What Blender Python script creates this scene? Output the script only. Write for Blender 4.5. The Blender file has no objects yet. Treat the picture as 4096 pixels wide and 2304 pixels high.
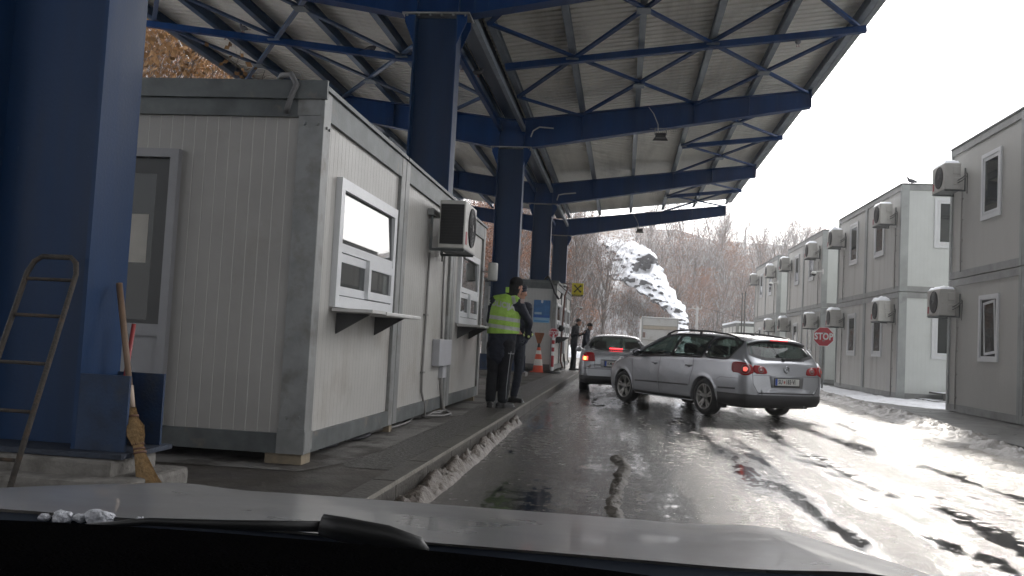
import bpy, bmesh, math, random
from mathutils import Vector, Matrix, noise
from mathutils.bvhtree import BVHTree
from math import radians as rad, sin, cos, pi, sqrt, atan2
scene = bpy.context.scene
COL = scene.collection
random.seed(7)

# ------------------------------------------------------------------ camera
cam_d = bpy.data.cameras.new("camera"); cam = bpy.data.objects.new("camera", cam_d); COL.objects.link(cam)
scene.camera = cam
YAW, PITCH, ROLL = rad(7.148), rad(3.292), rad(2.946)
_f = Vector((-sin(YAW)*cos(PITCH), cos(YAW)*cos(PITCH), sin(PITCH)))
_r = Vector((cos(YAW), sin(YAW), 0)); _u = _r.cross(_f)
_r2 = _r*cos(ROLL)+_u*sin(ROLL); _u2 = -_r*sin(ROLL)+_u*cos(ROLL)
cam.matrix_world = Matrix(((_r2.x, _u2.x, -_f.x, 0), (_r2.y, _u2.y, -_f.y, 0), (_r2.z, _u2.z, -_f.z, 1.15), (0, 0, 0, 1)))
cam_d.sensor_width = 36; cam_d.lens = 31.64; cam_d.clip_start = 0.05; cam_d.clip_end = 3000
cam_d.dof.use_dof = False

# ------------------------------------------------------------------ light
SUN_AZ, SUN_EL = rad(17.5), rad(30)          # azimuth to the right of +Y
world = bpy.data.worlds.new("World"); scene.world = world; world.use_nodes = True
nt = world.node_tree; nt.nodes.clear()
out = nt.nodes.new('ShaderNodeOutputWorld'); bg = nt.nodes.new('ShaderNodeBackground')
sky = nt.nodes.new('ShaderNodeTexSky'); sky.sky_type = 'NISHITA'; sky.sun_disc = False
sky.sun_elevation = SUN_EL; sky.sun_rotation = SUN_AZ; sky.dust_density = 5.0; sky.air_density = 1.0; sky.altitude = 500
tc = nt.nodes.new('ShaderNodeTexCoord'); nz = nt.nodes.new('ShaderNodeTexNoise'); nz.inputs['Scale'].default_value = 2.2; nz.inputs['Detail'].default_value = 6
nt.links.new(tc.outputs['Generated'], nz.inputs['Vector'])
ramp = nt.nodes.new('ShaderNodeMapRange'); ramp.inputs[1].default_value = 0.3; ramp.inputs[2].default_value = 0.62
ramp.inputs[3].default_value = 0.62; ramp.inputs[4].default_value = 0.95
nt.links.new(nz.outputs['Fac'], ramp.inputs[0])
# thin bright cloud cover: brighter round the sun
geo = nt.nodes.new('ShaderNodeVectorMath'); geo.operation = 'DOT_PRODUCT'
sdir = Vector((sin(SUN_AZ)*cos(SUN_EL), cos(SUN_AZ)*cos(SUN_EL), sin(SUN_EL)))
geo.inputs[1].default_value = sdir
nt.links.new(tc.outputs['Generated'], geo.inputs[0])
mr = nt.nodes.new('ShaderNodeMapRange'); mr.inputs[1].default_value = 0.25; mr.inputs[2].default_value = 1.0
mr.inputs[3].default_value = 6.5; mr.inputs[4].default_value = 46.0; mr.interpolation_type = 'SMOOTHSTEP'
nt.links.new(geo.outputs['Value'], mr.inputs[0])
cc = nt.nodes.new('ShaderNodeCombineColor')
for i, k in enumerate((1.0, 1.0, 1.02)):
    m_ = nt.nodes.new('ShaderNodeMath'); m_.operation = 'MULTIPLY'; m_.inputs[1].default_value = k
    nt.links.new(mr.outputs[0], m_.inputs[0]); nt.links.new(m_.outputs[0], cc.inputs[i])
mix = nt.nodes.new('ShaderNodeMix'); mix.data_type = 'RGBA'
nt.links.new(ramp.outputs[0], mix.inputs[0]); nt.links.new(sky.outputs[0], mix.inputs[6]); nt.links.new(cc.outputs[0], mix.inputs[7])
nt.links.new(mix.outputs[2], bg.inputs[0]); bg.inputs[1].default_value = 0.10
nt.links.new(bg.outputs[0], out.inputs[0])
sd = bpy.data.lights.new("sun", 'SUN'); sun = bpy.data.objects.new("sun", sd); COL.objects.link(sun)
sd.energy = 2.1; sd.angle = rad(3.0); sd.color = (1, .94, .86)
sun.rotation_euler = sdir.to_track_quat('Z', 'Y').to_euler(); sun.location = (20, 40, 40)
scene.view_settings.view_transform = 'Standard'; scene.view_settings.look = 'None'
scene.view_settings.exposure = 0.5; scene.view_settings.gamma = 1
try: scene.view_settings.use_curve_mapping = False
except Exception: pass

# ------------------------------------------------------------------ materials
def _n(nt, t, **k):
    n = nt.nodes.new(t)
    for a, b in k.items(): setattr(n, a, b)
    return n
MATS = {}
def mat(name, col, rough=.6, metal=0, var=.12, vscale=6, bump=.0, bscale=40, grooves=None, streak=0, spec=.5,
        emit=None, coat=0, trans=0, snow=None, dirt=None, rvar=0, ior=None, ridge=None, alpha=None):
    if name in MATS: return MATS[name]
    m = bpy.data.materials.new(name); m.use_nodes = True; t = m.node_tree; L = t.links
    b = t.nodes['Principled BSDF']
    b.inputs['Roughness'].default_value = rough; b.inputs['Metallic'].default_value = metal
    b.inputs['Specular IOR Level'].default_value = spec; b.inputs['Coat Weight'].default_value = coat
    if coat: b.inputs['Coat Roughness'].default_value = .04
    if ior: b.inputs['IOR'].default_value = ior
    if trans: b.inputs['Transmission Weight'].default_value = trans
    if alpha is not None: b.inputs['Alpha'].default_value = alpha
    co = _n(t, 'ShaderNodeTexCoord'); vec = co.outputs['Object']
    mp = _n(t, 'ShaderNodeMapping')
    if streak: mp.inputs['Scale'].default_value = (1, 1, .12) if streak == 1 else (1, .12, 1)
    L.new(vec, mp.inputs[0])
    n1 = _n(t, 'ShaderNodeTexNoise'); n1.inputs['Scale'].default_value = vscale; n1.inputs['Detail'].default_value = 6; n1.inputs['Roughness'].default_value = .6
    L.new(mp.outputs[0], n1.inputs['Vector'])
    r = _n(t, 'ShaderNodeMapRange'); r.inputs[1].default_value = .25; r.inputs[2].default_value = .75
    r.inputs[3].default_value = 1-var; r.inputs[4].default_value = 1+var; L.new(n1.outputs['Fac'], r.inputs[0])
    mul = _n(t, 'ShaderNodeVectorMath', operation='SCALE'); mul.inputs[0].default_value = col[:3]; L.new(r.outputs[0], mul.inputs['Scale'])
    colout = mul.outputs[0]
    def mixc(fac, a, c2):
        mx = _n(t, 'ShaderNodeMix', data_type='RGBA'); L.new(fac, mx.inputs[0]); L.new(a, mx.inputs[6])
        if hasattr(c2, 'default_value'): L.new(c2, mx.inputs[7])
        else: mx.inputs[7].default_value = (*c2, 1)
        return mx.outputs[2]
    height = None
    if dirt:  # (colour, scale, low, high)
        n2 = _n(t, 'ShaderNodeTexNoise'); n2.inputs['Scale'].default_value = dirt[1]; n2.inputs['Detail'].default_value = 8; n2.inputs['Roughness'].default_value = .65
        L.new(mp.outputs[0], n2.inputs['Vector'])
        r2 = _n(t, 'ShaderNodeMapRange'); r2.inputs[1].default_value = dirt[2]; r2.inputs[2].default_value = dirt[3]; r2.clamp = True
        L.new(n2.outputs['Fac'], r2.inputs[0]); colout = mixc(r2.outputs[0], colout, dirt[0])
    if grooves:  # (axis, spacing, width, colour factor)
        ax, sp, wd, cf = grooves
        sx = _n(t, 'ShaderNodeSeparateXYZ'); L.new(vec, sx.inputs[0])
        d = _n(t, 'ShaderNodeMath', operation='DIVIDE'); d.inputs[1].default_value = sp; L.new(sx.outputs[ax], d.inputs[0])
        fr = _n(t, 'ShaderNodeMath', operation='FRACT'); L.new(d.outputs[0], fr.inputs[0])
        pp = _n(t, 'ShaderNodeMath', operation='PINGPONG'); pp.inputs[1].default_value = .5; L.new(fr.outputs[0], pp.inputs[0])
        rg = _n(t, 'ShaderNodeMapRange'); rg.inputs[1].default_value = 0; rg.inputs[2].default_value = wd/sp; rg.clamp = True
        L.new(pp.outputs[0], rg.inputs[0]); height = rg.outputs[0]
        iv = _n(t, 'ShaderNodeMath', operation='MULTIPLY_ADD'); iv.inputs[1].default_value = -1; iv.inputs[2].default_value = 1; L.new(rg.outputs[0], iv.inputs[0])
        colout = mixc(iv.outputs[0], colout, tuple(c*cf for c in col[:3]))
    if snow:  # (threshold, softness) snow lying on upward faces
        gm = _n(t, 'ShaderNodeNewGeometry'); sz = _n(t, 'ShaderNodeSeparateXYZ'); L.new(gm.outputs['Normal'], sz.inputs[0])
        n3 = _n(t, 'ShaderNodeTexNoise'); n3.inputs['Scale'].default_value = snow[2]; n3.inputs['Detail'].default_value = 7; L.new(vec, n3.inputs['Vector'])
        ad = _n(t, 'ShaderNodeMath', operation='MULTIPLY_ADD'); ad.inputs[1].default_value = snow[3]; L.new(n3.outputs['Fac'], ad.inputs[0]); L.new(sz.outputs[2], ad.inputs[2])
        r3 = _n(t, 'ShaderNodeMapRange'); r3.inputs[1].default_value = snow[0]+snow[3]*.5; r3.inputs[2].default_value = snow[0]+snow[3]*.5+snow[1]; r3.clamp = True
        L.new(ad.outputs[0], r3.inputs[0]); colout = mixc(r3.outputs[0], colout, (.82, .84, .88))
    L.new(colout, b.inputs['Base Color'])
    if rvar:
        rr = _n(t, 'ShaderNodeMapRange'); rr.inputs[1].default_value = .3; rr.inputs[2].default_value = .7
        rr.inputs[3].default_value = max(.02, rough-rvar); rr.inputs[4].default_value = min(1, rough+rvar); L.new(n1.outputs['Fac'], rr.inputs[0]); L.new(rr.outputs[0], b.inputs['Roughness'])
    if bump or height is not None:
        bp = _n(t, 'ShaderNodeBump'); last = None
        if bump:
            nb = _n(t, 'ShaderNodeTexNoise'); nb.inputs['Scale'].default_value = bscale; nb.inputs['Detail'].default_value = 5; L.new(vec, nb.inputs['Vector'])
            bp.inputs['Strength'].default_value = min(1, bump); bp.inputs['Distance'].default_value = .02; L.new(nb.outputs['Fac'], bp.inputs['Height']); last = bp.outputs[0]
        if height is not None:
            b2 = _n(t, 'ShaderNodeBump'); b2.inputs['Strength'].default_value = .6; b2.inputs['Distance'].default_value = .006
            L.new(height, b2.inputs['Height'])
            if last: L.new(last, b2.inputs['Normal'])
            last = b2.outputs[0]
        L.new(last, b.inputs['Normal'])
    if emit: b.inputs['Emission Color'].default_value = (*emit[0], 1); b.inputs['Emission Strength'].default_value = emit[1]
    MATS[name] = m; return m

def glass_mat(name, tint, refl_ior=1.6, opac=.55, rough=.02):
    """thin pane: part tinted see-through, part mirror by Fresnel"""
    if name in MATS: return MATS[name]
    m = bpy.data.materials.new(name); m.use_nodes = True; t = m.node_tree; t.nodes.clear(); L = t.links
    o = _n(t, 'ShaderNodeOutputMaterial'); tr = _n(t, 'ShaderNodeBsdfTransparent'); tr.inputs[0].default_value = (*tint, 1)
    df = _n(t, 'ShaderNodeBsdfDiffuse'); df.inputs[0].default_value = (.03, .035, .035, 1)
    gl = _n(t, 'ShaderNodeBsdfGlossy'); gl.inputs['Roughness'].default_value = rough
    fr = _n(t, 'ShaderNodeFresnel'); gm = _n(t, 'ShaderNodeNewGeometry'); im = _n(t, 'ShaderNodeMapRange')
    im.inputs[3].default_value = refl_ior; im.inputs[4].default_value = 1/refl_ior; L.new(gm.outputs['Backfacing'], im.inputs[0]); L.new(im.outputs[0], fr.inputs[0])
    a = _n(t, 'ShaderNodeMixShader'); a.inputs[0].default_value = opac; L.new(tr.outputs[0], a.inputs[1]); L.new(df.outputs[0], a.inputs[2])
    c = _n(t, 'ShaderNodeMixShader'); L.new(fr.outputs[0], c.inputs[0]); L.new(a.outputs[0], c.inputs[1]); L.new(gl.outputs[0], c.inputs[2])
    L.new(c.outputs[0], o.inputs[0]); MATS[name] = m; return m

# ------------------------------------------------------------------ mesh builder
class MB:
    def __init__(s): s.v = []; s.f = []; s.m = []; s.s = []
    def add(s, vs, fs, mi=0, smooth=False):
        o = len(s.v); s.v += [Vector(p) for p in vs]
        for f in fs: s.f.append([i+o for i in f]); s.m.append(mi); s.s.append(smooth)
        return s
    def box(s, x0, x1, y0, y1, z0, z1, mi=0, M=None, bev=0):
        x0, x1 = min(x0, x1), max(x0, x1); y0, y1 = min(y0, y1), max(y0, y1); z0, z1 = min(z0, z1), max(z0, z1)
        if bev <= 0:
            vs = [Vector(p) for p in ((x0,y0,z0),(x1,y0,z0),(x1,y1,z0),(x0,y1,z0),(x0,y0,z1),(x1,y0,z1),(x1,y1,z1),(x0,y1,z1))]
            fs = [(3,2,1,0),(4,5,6,7),(0,1,5,4),(1,2,6,5),(2,3,7,6),(3,0,4,7)]
        else:
            bm = bmesh.new(); bmesh.ops.create_cube(bm, size=1)
            for v in bm.verts: v.co = Vector(((x0+x1)/2+v.co.x*(x1-x0), (y0+y1)/2+v.co.y*(y1-y0), (z0+z1)/2+v.co.z*(z1-z0)))
            bmesh.ops.bevel(bm, geom=bm.edges[:], offset=bev, segments=2, affect='EDGES', profile=.6)
            vs = [v.co.copy() for v in bm.verts]; fs = [[v.index for v in f.verts] for f in bm.faces]; bm.free()
        if M: vs = [M @ v for v in vs]
        return s.add(vs, fs, mi)
    def bar(s, a, b, w, h, mi=0, up=(0,0,1)):
        a = Vector(a); b = Vector(b); d = (b-a).normalized(); u = Vector(up)
        if abs(d.dot(u)) > .99: u = Vector((0,1,0))
        r = d.cross(u).normalized(); u = r.cross(d)
        vs = [p + r*sx*w/2 + u*sy*h/2 for p in (a, b) for sx, sy in ((-1,-1),(1,-1),(1,1),(-1,1))]
        return s.add(vs, [(3,2,1,0),(4,5,6,7),(0,1,5,4),(1,2,6,5),(2,3,7,6),(3,0,4,7)], mi)
    def tube(s, pts, rs, n=8, mi=0, caps=True, smooth=True, squash=None):
        pts = [Vector(p) for p in pts]
        if not hasattr(rs, '__len__'): rs = [rs]*len(pts)
        vs = []; prev = None
        for i, p in enumerate(pts):
            d = (pts[min(i+1, len(pts)-1)]-pts[max(i-1, 0)])
            d = d.normalized() if d.length > 1e-9 else Vector((0,0,1))
            if prev is None:
                prev = d.orthogonal().normalized() if squash is None else (Vector(squash[1])-d*Vector(squash[1]).dot(d)).normalized()
            r = (prev-d*prev.dot(d))
            r = r.normalized() if r.length > 1e-6 else d.orthogonal().normalized()
            prev = r; u = d.cross(r)
            for k in range(n):
                an = 2*pi*k/n
                vs.append(p+(r*cos(an)+u*sin(an)*(squash[0] if squash else 1))*rs[i])
        fs = [(i*n+k, i*n+(k+1)%n, (i+1)*n+(k+1)%n, (i+1)*n+k) for i in range(len(pts)-1) for k in range(n)]
        s.add(vs, fs, mi, smooth)
        if caps:
            o = len(s.v)-len(vs)
            s.f.append([o+k for k in reversed(range(n))]); s.m.append(mi); s.s.append(False)
            s.f.append([o+(len(pts)-1)*n+k for k in range(n)]); s.m.append(mi); s.s.append(False)
        return s
    def cyl(s, a, b, r, n=16, mi=0, r2=None): return s.tube([a, b], [r, r if r2 is None else r2], n, mi)
    def lathe(s, prof, c=(0,0,0), axis='z', n=24, mi=0, smooth=True):
        vs = []
        for r, h in prof:
            for k in range(n):
                a = 2*pi*k/n
                p = {'z': (r*cos(a), r*sin(a), h), 'x': (h, r*cos(a), r*sin(a)), 'y': (r*sin(a), h, r*cos(a))}[axis]
                vs.append(Vector(p)+Vector(c))
        fs = [(i*n+k, i*n+(k+1)%n, (i+1)*n+(k+1)%n, (i+1)*n+k) for i in range(len(prof)-1) for k in range(n)]
        return s.add(vs, fs, mi, smooth)
    def prism(s, poly, d, M=None, mi=0):
        """poly in xy extruded z 0..d, then M"""
        n = len(poly); vs = [Vector((x, y, 0)) for x, y in poly]+[Vector((x, y, d)) for x, y in poly]
        if M: vs = [M @ v for v in vs]
        return s.add(vs, [list(reversed(range(n))), list(range(n, 2*n))]+[(i, (i+1)%n, n+(i+1)%n, n+i) for i in range(n)], mi)
    def frame(s, x0, x1, y0, y1, w, d, M=None, mi=0, bot=None):
        """rectangular frame, outer x0..x1 y0..y1, member w, depth 0..d, butted pieces"""
        b = bot if bot is not None else w
        for a in ((x0, x0+w, y0, y1), (x1-w, x1, y0, y1), (x0+w, x1-w, y0, y0+b), (x0+w, x1-w, y1-w, y1)):
            s.box(*a, 0, d, mi, M)
        return s
    def ell(s, c, r, n=12, m=8, mi=0, M=None):
        vs = []; R = r if hasattr(r, '__len__') else (r, r, r)
        for i in range(m+1):
            t = pi*i/m
            for k in range(n):
                a = 2*pi*k/n; p = Vector((R[0]*sin(t)*cos(a), R[1]*sin(t)*sin(a), R[2]*cos(t)))
                if M: p = M @ p
                vs.append(p+Vector(c))
        fs = [(i*n+k, (i+1)*n+k, (i+1)*n+(k+1)%n, i*n+(k+1)%n) for i in range(m) for k in range(n)]
        return s.add(vs, fs, mi, True)
    def mesh(s, name, org=None):
        me = bpy.data.meshes.new(name)
        vs = s.v if org is None else [org @ v for v in s.v]
        me.from_pydata([tuple(v) for v in vs], [], s.f)
        me.polygons.foreach_set('material_index', s.m); me.polygons.foreach_set('use_smooth', s.s)
        me.update(); return me

def tag(o, label=None, cat=None, group=None, kind=None):
    if label: o['label'] = label
    if cat: o['category'] = cat
    if group: o['group'] = group
    if kind: o['kind'] = kind
    return o
WINV = {}
WORLDM = {}
def thing(name, label, cat, loc=(0,0,0), rz=0, group=None):
    o = bpy.data.objects.new(name, None); COL.objects.link(o); o.empty_display_size = .1
    o.location = loc; o.rotation_euler = (0, 0, rz); tag(o, label, cat, group)
    M = Matrix.Translation(Vector(loc)) @ Matrix.Rotation(rz, 4, 'Z'); WORLDM[o.name] = M; WINV[o.name] = M.inverted()
    return o
def part(name, mb, mats, parent=None, world=False, label=None):
    """one mesh object; world=True: vertices are given in world coordinates"""
    root = parent
    while root is not None and root.parent is not None: root = root.parent
    me = mb.mesh(name, WINV[root.name] if (world and root is not None) else None) if isinstance(mb, MB) else mb
    if not isinstance(mats, (list, tuple)): mats = [mats]
    for m in mats: me.materials.append(m)
    o = bpy.data.objects.new(name, me); COL.objects.link(o)
    if parent is not None: o.parent = parent
    if label: o['label'] = label
    return o
def solo(name, mb, mats, label, cat, loc=None, group=None, kind=None):
    """a top-level thing that is one mesh (given in world coordinates), origin at loc"""
    me = mb.mesh(name, Matrix.Translation(-Vector(loc)) if loc is not None else None) if isinstance(mb, MB) else mb
    if not isinstance(mats, (list, tuple)): mats = [mats]
    for m in mats: me.materials.append(m)
    o = bpy.data.objects.new(name, me); COL.objects.link(o)
    if loc is not None: o.location = loc
    tag(o, label, cat, group, kind); return o
def kids(o): return [c for c in bpy.data.objects if c.parent == o]
def dup(root, loc, rz=0, label=None, group=None, scale=None, cat=None):
    def rec(o, par):
        c = o.copy(); COL.objects.link(c)
        if par is not None: c.parent = par
        for k in KID.get(o.name, []): rec(k, c)
        return c
    KID.clear()
    for ob in bpy.data.objects:
        if ob.parent: KID.setdefault(ob.parent.name, []).append(ob)
    r = rec(root, None); r.location = loc; r.rotation_euler = (0, 0, rz)
    if scale: r.scale = scale if hasattr(scale, '__len__') else (scale,)*3
    tag(r, label, cat, group); return r
KID = {}
TS = bpy.data.scenes.new('workbench_tmp')
def evald(o):
    TS.collection.objects.link(o); vl = TS.view_layers[0]; vl.update(); dg = vl.depsgraph; dg.update()
    me = bpy.data.meshes.new_from_object(o.evaluated_get(dg)); bpy.data.objects.remove(o); return me
def text_mb(txt, size, depth=.002, bold=0, spacing=1.0, align='CENTER'):
    cu = bpy.data.curves.new('t', 'FONT'); cu.body = txt; cu.size = size; cu.extrude = depth/2; cu.offset = bold; cu.space_character = spacing
    cu.align_x = align; cu.align_y = 'CENTER'; cu.resolution_u = 3
    o = bpy.data.objects.new('t', cu); me = evald(o)
    mb = MB(); mb.add([v.co.copy() for v in me.vertices], [list(p.vertices) for p in me.polygons])
    bpy.data.curves.remove(cu); bpy.data.meshes.remove(me); return mb
def place(mb, M, mi=0):
    mb.v = [M @ v for v in mb.v]; mb.m = [mi]*len(mb.f); return mb
def merge(a, b):
    o = len(a.v); a.v += b.v; a.f += [[i+o for i in f] for f in b.f]; a.m += b.m; a.s += b.s; return a
def basis(o, x, y):
    """matrix with local x, y axes at origin o, z = x cross y"""
    x = Vector(x).normalized(); y = Vector(y).normalized(); z = x.cross(y)
    return Matrix(((x.x, y.x, z.x, o[0]), (x.y, y.y, z.y, o[1]), (x.z, y.z, z.z, o[2]), (0, 0, 0, 1)))
def fbm(x, y, z=0, o=5): return noise.fractal(Vector((x, y, z)), 1.0, 2.0, o)
# ------------------------------------------------------------------ palette
BLUE = mat('blue_steel_paint', (.004, .034, .125), .5, 0, .3, 3, .05, 60, streak=1, dirt=((.06, .10, .16), 9, .62, .80), spec=.1)
BLUE2 = mat('blue_column_paint', (.004, .026, .080), .5, 0, .35, 2.5, .06, 50, streak=1, dirt=((.16, .2, .24), 22, .70, .80), rvar=.12, spec=.3)
GALV = mat('galvanised_steel', (.25, .255, .25), .5, .35, .3, 5, .04, 40, dirt=((.14, .125, .105), 4, .5, .75), rvar=.1)
GALVD = mat('weathered_galvanised_rail', (.115, .125, .125), .5, .4, .35, 4, .05, 30, dirt=((.24, .2, .16), 3, .58, .75))
STEELP = mat('pale_steel', (.17, .20, .23), .5, .4, .25, 3, .03, 30)
PX = mat('sandwich_panel_x', (.335, .325, .305), .5, 0, .10, 2, 0, grooves=(0, .093, .006, 1.38), dirt=((.25, .235, .20), 1.4, .56, .85))  # brighter groove lines are highlights painted into the panel colour
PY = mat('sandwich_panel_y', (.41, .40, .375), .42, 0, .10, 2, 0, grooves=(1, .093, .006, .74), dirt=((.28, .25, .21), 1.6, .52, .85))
PXC = mat('pale_panel_x', (.60, .62, .60), .5, 0, .05, 2, 0, grooves=(0, .11, .004, .85), dirt=((.42, .42, .38), 1.4, .60, .9))
PYC = mat('pale_panel_y', (.50, .495, .47), .5, 0, .06, 2, 0, grooves=(1, .11, .004, .86), dirt=((.30, .28, .24), 2.2, .52, .78), streak=1)
PVC = mat('white_pvc', (.66, .67, .68), .35, 0, .05, 6, 0, dirt=((.4, .38, .34), 6, .62, .85))
PVCD = mat('grey_pvc', (.42, .42, .44), .4, 0, .08, 6)
WGLASS = glass_mat('window_glass', (.45, .5, .5), 2.5, .6)
DGLASS = glass_mat('dark_window_glass', (.15, .17, .17), 1.42, .7)
CGLASS = glass_mat('car_glass', (.42, .50, .47), 1.5, .22)
BLACK = mat('black_plastic', (.012, .012, .013), .5, 0, .2, 8)
RUBBER = mat('tyre_rubber', (.016, .016, .017), .75, 0, .2, 20, .2, 60)
SNOW = mat('snow', (.82, .84, .88), .65, 0, .04, 3, .5, 9)
DARKIN = mat('dark_interior', (.03, .03, .03), .9)
CONC = mat('concrete', (.17, .16, .145), .85, 0, .3, 5, .6, 30, dirt=((.08, .075, .065), 6, .45, .7))
RED = mat('sign_red', (.50, .02, .035), .35, 0, .06, 5)
WHITE = mat('sign_white', (.78, .78, .78), .4, 0, .05, 8)

# ------------------------------------------------------------------ ground
def road_mat():
    m = bpy.data.materials.new('wet_asphalt'); m.use_nodes = True; t = m.node_tree; L = t.links; b = t.nodes['Principled BSDF']
    co = _n(t, 'ShaderNodeTexCoord').outputs['Object']
    def nz(scale, det, vec=None, rough=.6):
        n = _n(t, 'ShaderNodeTexNoise'); n.inputs['Scale'].default_value = scale; n.inputs['Detail'].default_value = det; n.inputs['Roughness'].default_value = rough
        L.new(vec if vec is not None else co, n.inputs['Vector']); return n.outputs['Fac']
    def mr(src, a, b_, c, d):
        n = _n(t, 'ShaderNodeMapRange'); n.clamp = True
        for i, v in enumerate((a, b_, c, d)): n.inputs[i+1].default_value = v
        L.new(src, n.inputs[0]); return n.outputs[0]
    def math(op, a, b_):
        n = _n(t, 'ShaderNodeMath', operation=op)
        for i, v in enumerate((a, b_)):
            if hasattr(v, 'default_value'): L.new(v, n.inputs[i])
            else: n.inputs[i].default_value = v
        return n.outputs[0]
    mp = _n(t, 'ShaderNodeMapping'); mp.inputs['Scale'].default_value = (1.7, .15, 1); mp.inputs['Rotation'].default_value = (0, 0, rad(9)); L.new(co, mp.inputs[0])
    track = nz(1.0, 5, mp.outputs[0])                     # long streaks the tyres left
    patch = nz(.55, 6)
    comb = math('ADD', math('MULTIPLY', track, .6), math('ADD', math('MULTIPLY', patch, .22), math('MULTIPLY', nz(5, 8), .18)))
    wet = mr(comb, .465, .565, 0, 1)                        # 1 = standing water
    mud = mr(math('ADD', math('MULTIPLY', nz(1.3, 9, mp.outputs[0], .7), .5), math('MULTIPLY', nz(9, 6), .5)), .545, .60, 0, 1)
    # granular
    fine = nz(120, 2, rough=.7); gr = nz(38, 4)
    colA = _n(t, 'ShaderNodeMix', data_type='RGBA'); colA.inputs[6].default_value = (.036, .034, .031, 1); colA.inputs[7].default_value = (.014, .014, .014, 1); L.new(wet, colA.inputs[0])
    colB = _n(t, 'ShaderNodeMix', data_type='RGBA'); L.new(colA.outputs[2], colB.inputs[6]); colB.inputs[7].default_value = (.060, .052, .042, 1); L.new(mud, colB.inputs[0])
    ag = _n(t, 'ShaderNodeVectorMath', operation='SCALE'); L.new(colB.outputs[2], ag.inputs[0]); L.new(mr(nz(70, 2), .3, .7, .35, 2.0), ag.inputs['Scale'])
    L.new(ag.outputs[0], b.inputs['Base Color'])
    ro = math('ADD', mr(wet, 0, 1, .17, .03), math('MULTIPLY', mud, .35)); L.new(ro, b.inputs['Roughness'])
    b.inputs['Specular IOR Level'].default_value = .55
    bp = _n(t, 'ShaderNodeBump'); bp.inputs['Distance'].default_value = .009
    L.new(math('ADD', mr(wet, 0, 1, 1.0, .04), math('MULTIPLY', mud, .5)), bp.inputs['Strength'])
    L.new(math('ADD', math('MULTIPLY', fine, .55), gr), bp.inputs['Height'])
    b2 = _n(t, 'ShaderNodeBump'); b2.inputs['Distance'].default_value = .05; b2.inputs['Strength'].default_value = .10
    L.new(nz(1.6, 2, mp.outputs[0]), b2.inputs['Height']); L.new(bp.outputs[0], b2.inputs['Normal']); L.new(b2.outputs[0], b.inputs['Normal'])
    return m
ROAD = road_mat()
g = MB(); S = 900
g.add([(-S,-60,-.02),(S,-60,-.02),(S,1400,-.02),(-S,1400,-.02)], [(0,1,2,3)])
solo('ground', g, mat('snowy_ground', (.5, .51, .53), .8, 0, .2, .4, .5, 3, dirt=((.12, .10, .08), 1.2, .5, .62)), None, None, kind='structure')
g = MB(); g.add([(-1.47,-8,0),(6.4,-8,0),(6.4,75,0),(-1.47,75,0)], [(0,1,2,3)])
solo('road', g, ROAD, None, None, kind='structure')
g = MB(); g.add([(-30,-8,-.004),(-6.3,-8,-.004),(-6.3,75,-.004),(-30,75,-.004)], [(0,1,2,3)])
solo('road', g, ROAD, None, None, kind='structure')
# pavement in front of the right-hand buildings
g = MB(); g.add([(5.6,-8,.03),(30,-8,.03),(30,90,.03),(5.6,90,.03)], [(0,1,2,3)])
g.add([(5.6,-8,-.01),(5.6,90,-.01),(5.6,90,.03),(5.6,-8,.03)], [(0,3,2,1)])
solo('pavement', g, mat('damp_pavement', (.07, .07, .068), .38, 0, .3, 1.2, .35, 60, rvar=.15, dirt=((.16, .155, .15), 2.5, .6, .72)), None, None, kind='structure')
# island with its kerb
g = MB(); g.add([(-6.2,-8,.15),(-1.64,-8,.15),(-1.64,62,.15),(-6.2,62,.15)], [(0,1,2,3)])
g.add([(-6.2,-8,-.02),(-6.2,62,-.02),(-6.2,62,.15),(-6.2,-8,.15)], [(0,1,2,3)])
g.add([(-6.2,62,-.02),(-1.64,62,-.02),(-1.64,62,.15),(-6.2,62,.15)], [(0,1,2,3)])
g.add([(-1.97,6.5,.154),(-1.64,6.5,.154),(-1.64,40,.154),(-1.97,40,.154)], [(0,1,2,3)], 1)
g.add([(-2.2,6.9,.154),(-1.97,6.5,.154),(-1.97,40,.154),(-2.12,40,.154)], [(0,1,2,3)], 1)
ISL = mat('damp_concrete_slab', (.060, .050, .039), .55, 0, .5, 2.2, .5, 45, rvar=.18, dirt=((.035, .031, .027), 1.1, .42, .62))
ISL2 = mat('wet_grit_strip', (.045, .041, .036), .4, 0, .55, 26, 1, 38, dirt=((.15, .145, .135), 34, .58, .68), rvar=.15)
solo('pavement', g, [ISL, ISL2], None, None, kind='structure')
k = MB()
yy = -8
while yy < 62:
    k.box(-1.64, -1.47, yy+.006, yy+.994, -.02, .163, bev=.012); yy += 1
solo('kerb', k, mat('kerb_concrete', (.07, .064, .055), .5, 0, .3, 4, .5, 35, dirt=((.06, .055, .05), 3, .45, .65)), None, None, kind='structure')
g = MB(); g.box(-1.474, -1.468, -8, 62, .135, .1645)  # pale strip: highlight along the kerb edge put into the colour
solo('kerb', g, mat('kerb_edge_highlight', (.20, .185, .16), .5, 0, .5, 3, .5, 30), None, None, kind='structure')
g = MB(); g.box(-1.642, -1.4735, -8, 62, -.021, .145)
solo('kerb', g, mat('kerb_joint', (.03, .028, .025), .8), None, None, kind='structure')
# pale concrete apron right under the containers
g = MB(); g.add([(-6,6.05,.155),(-2.2,6.15,.155),(-2.08,6.6,.155),(-2.0,7.4,.155),(-2.0,11.5,.155),(-2.1,14.7,.155),(-6,14.7,.155)], [(0,1,2,3,4,5,6)])
solo('pavement', g, mat('pale_concrete_apron', (.16, .153, .142), .75, 0, .3, 2, .4, 30, dirt=((.055, .049, .042), 1.8, .47, .56)), None, None, kind='structure')

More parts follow.
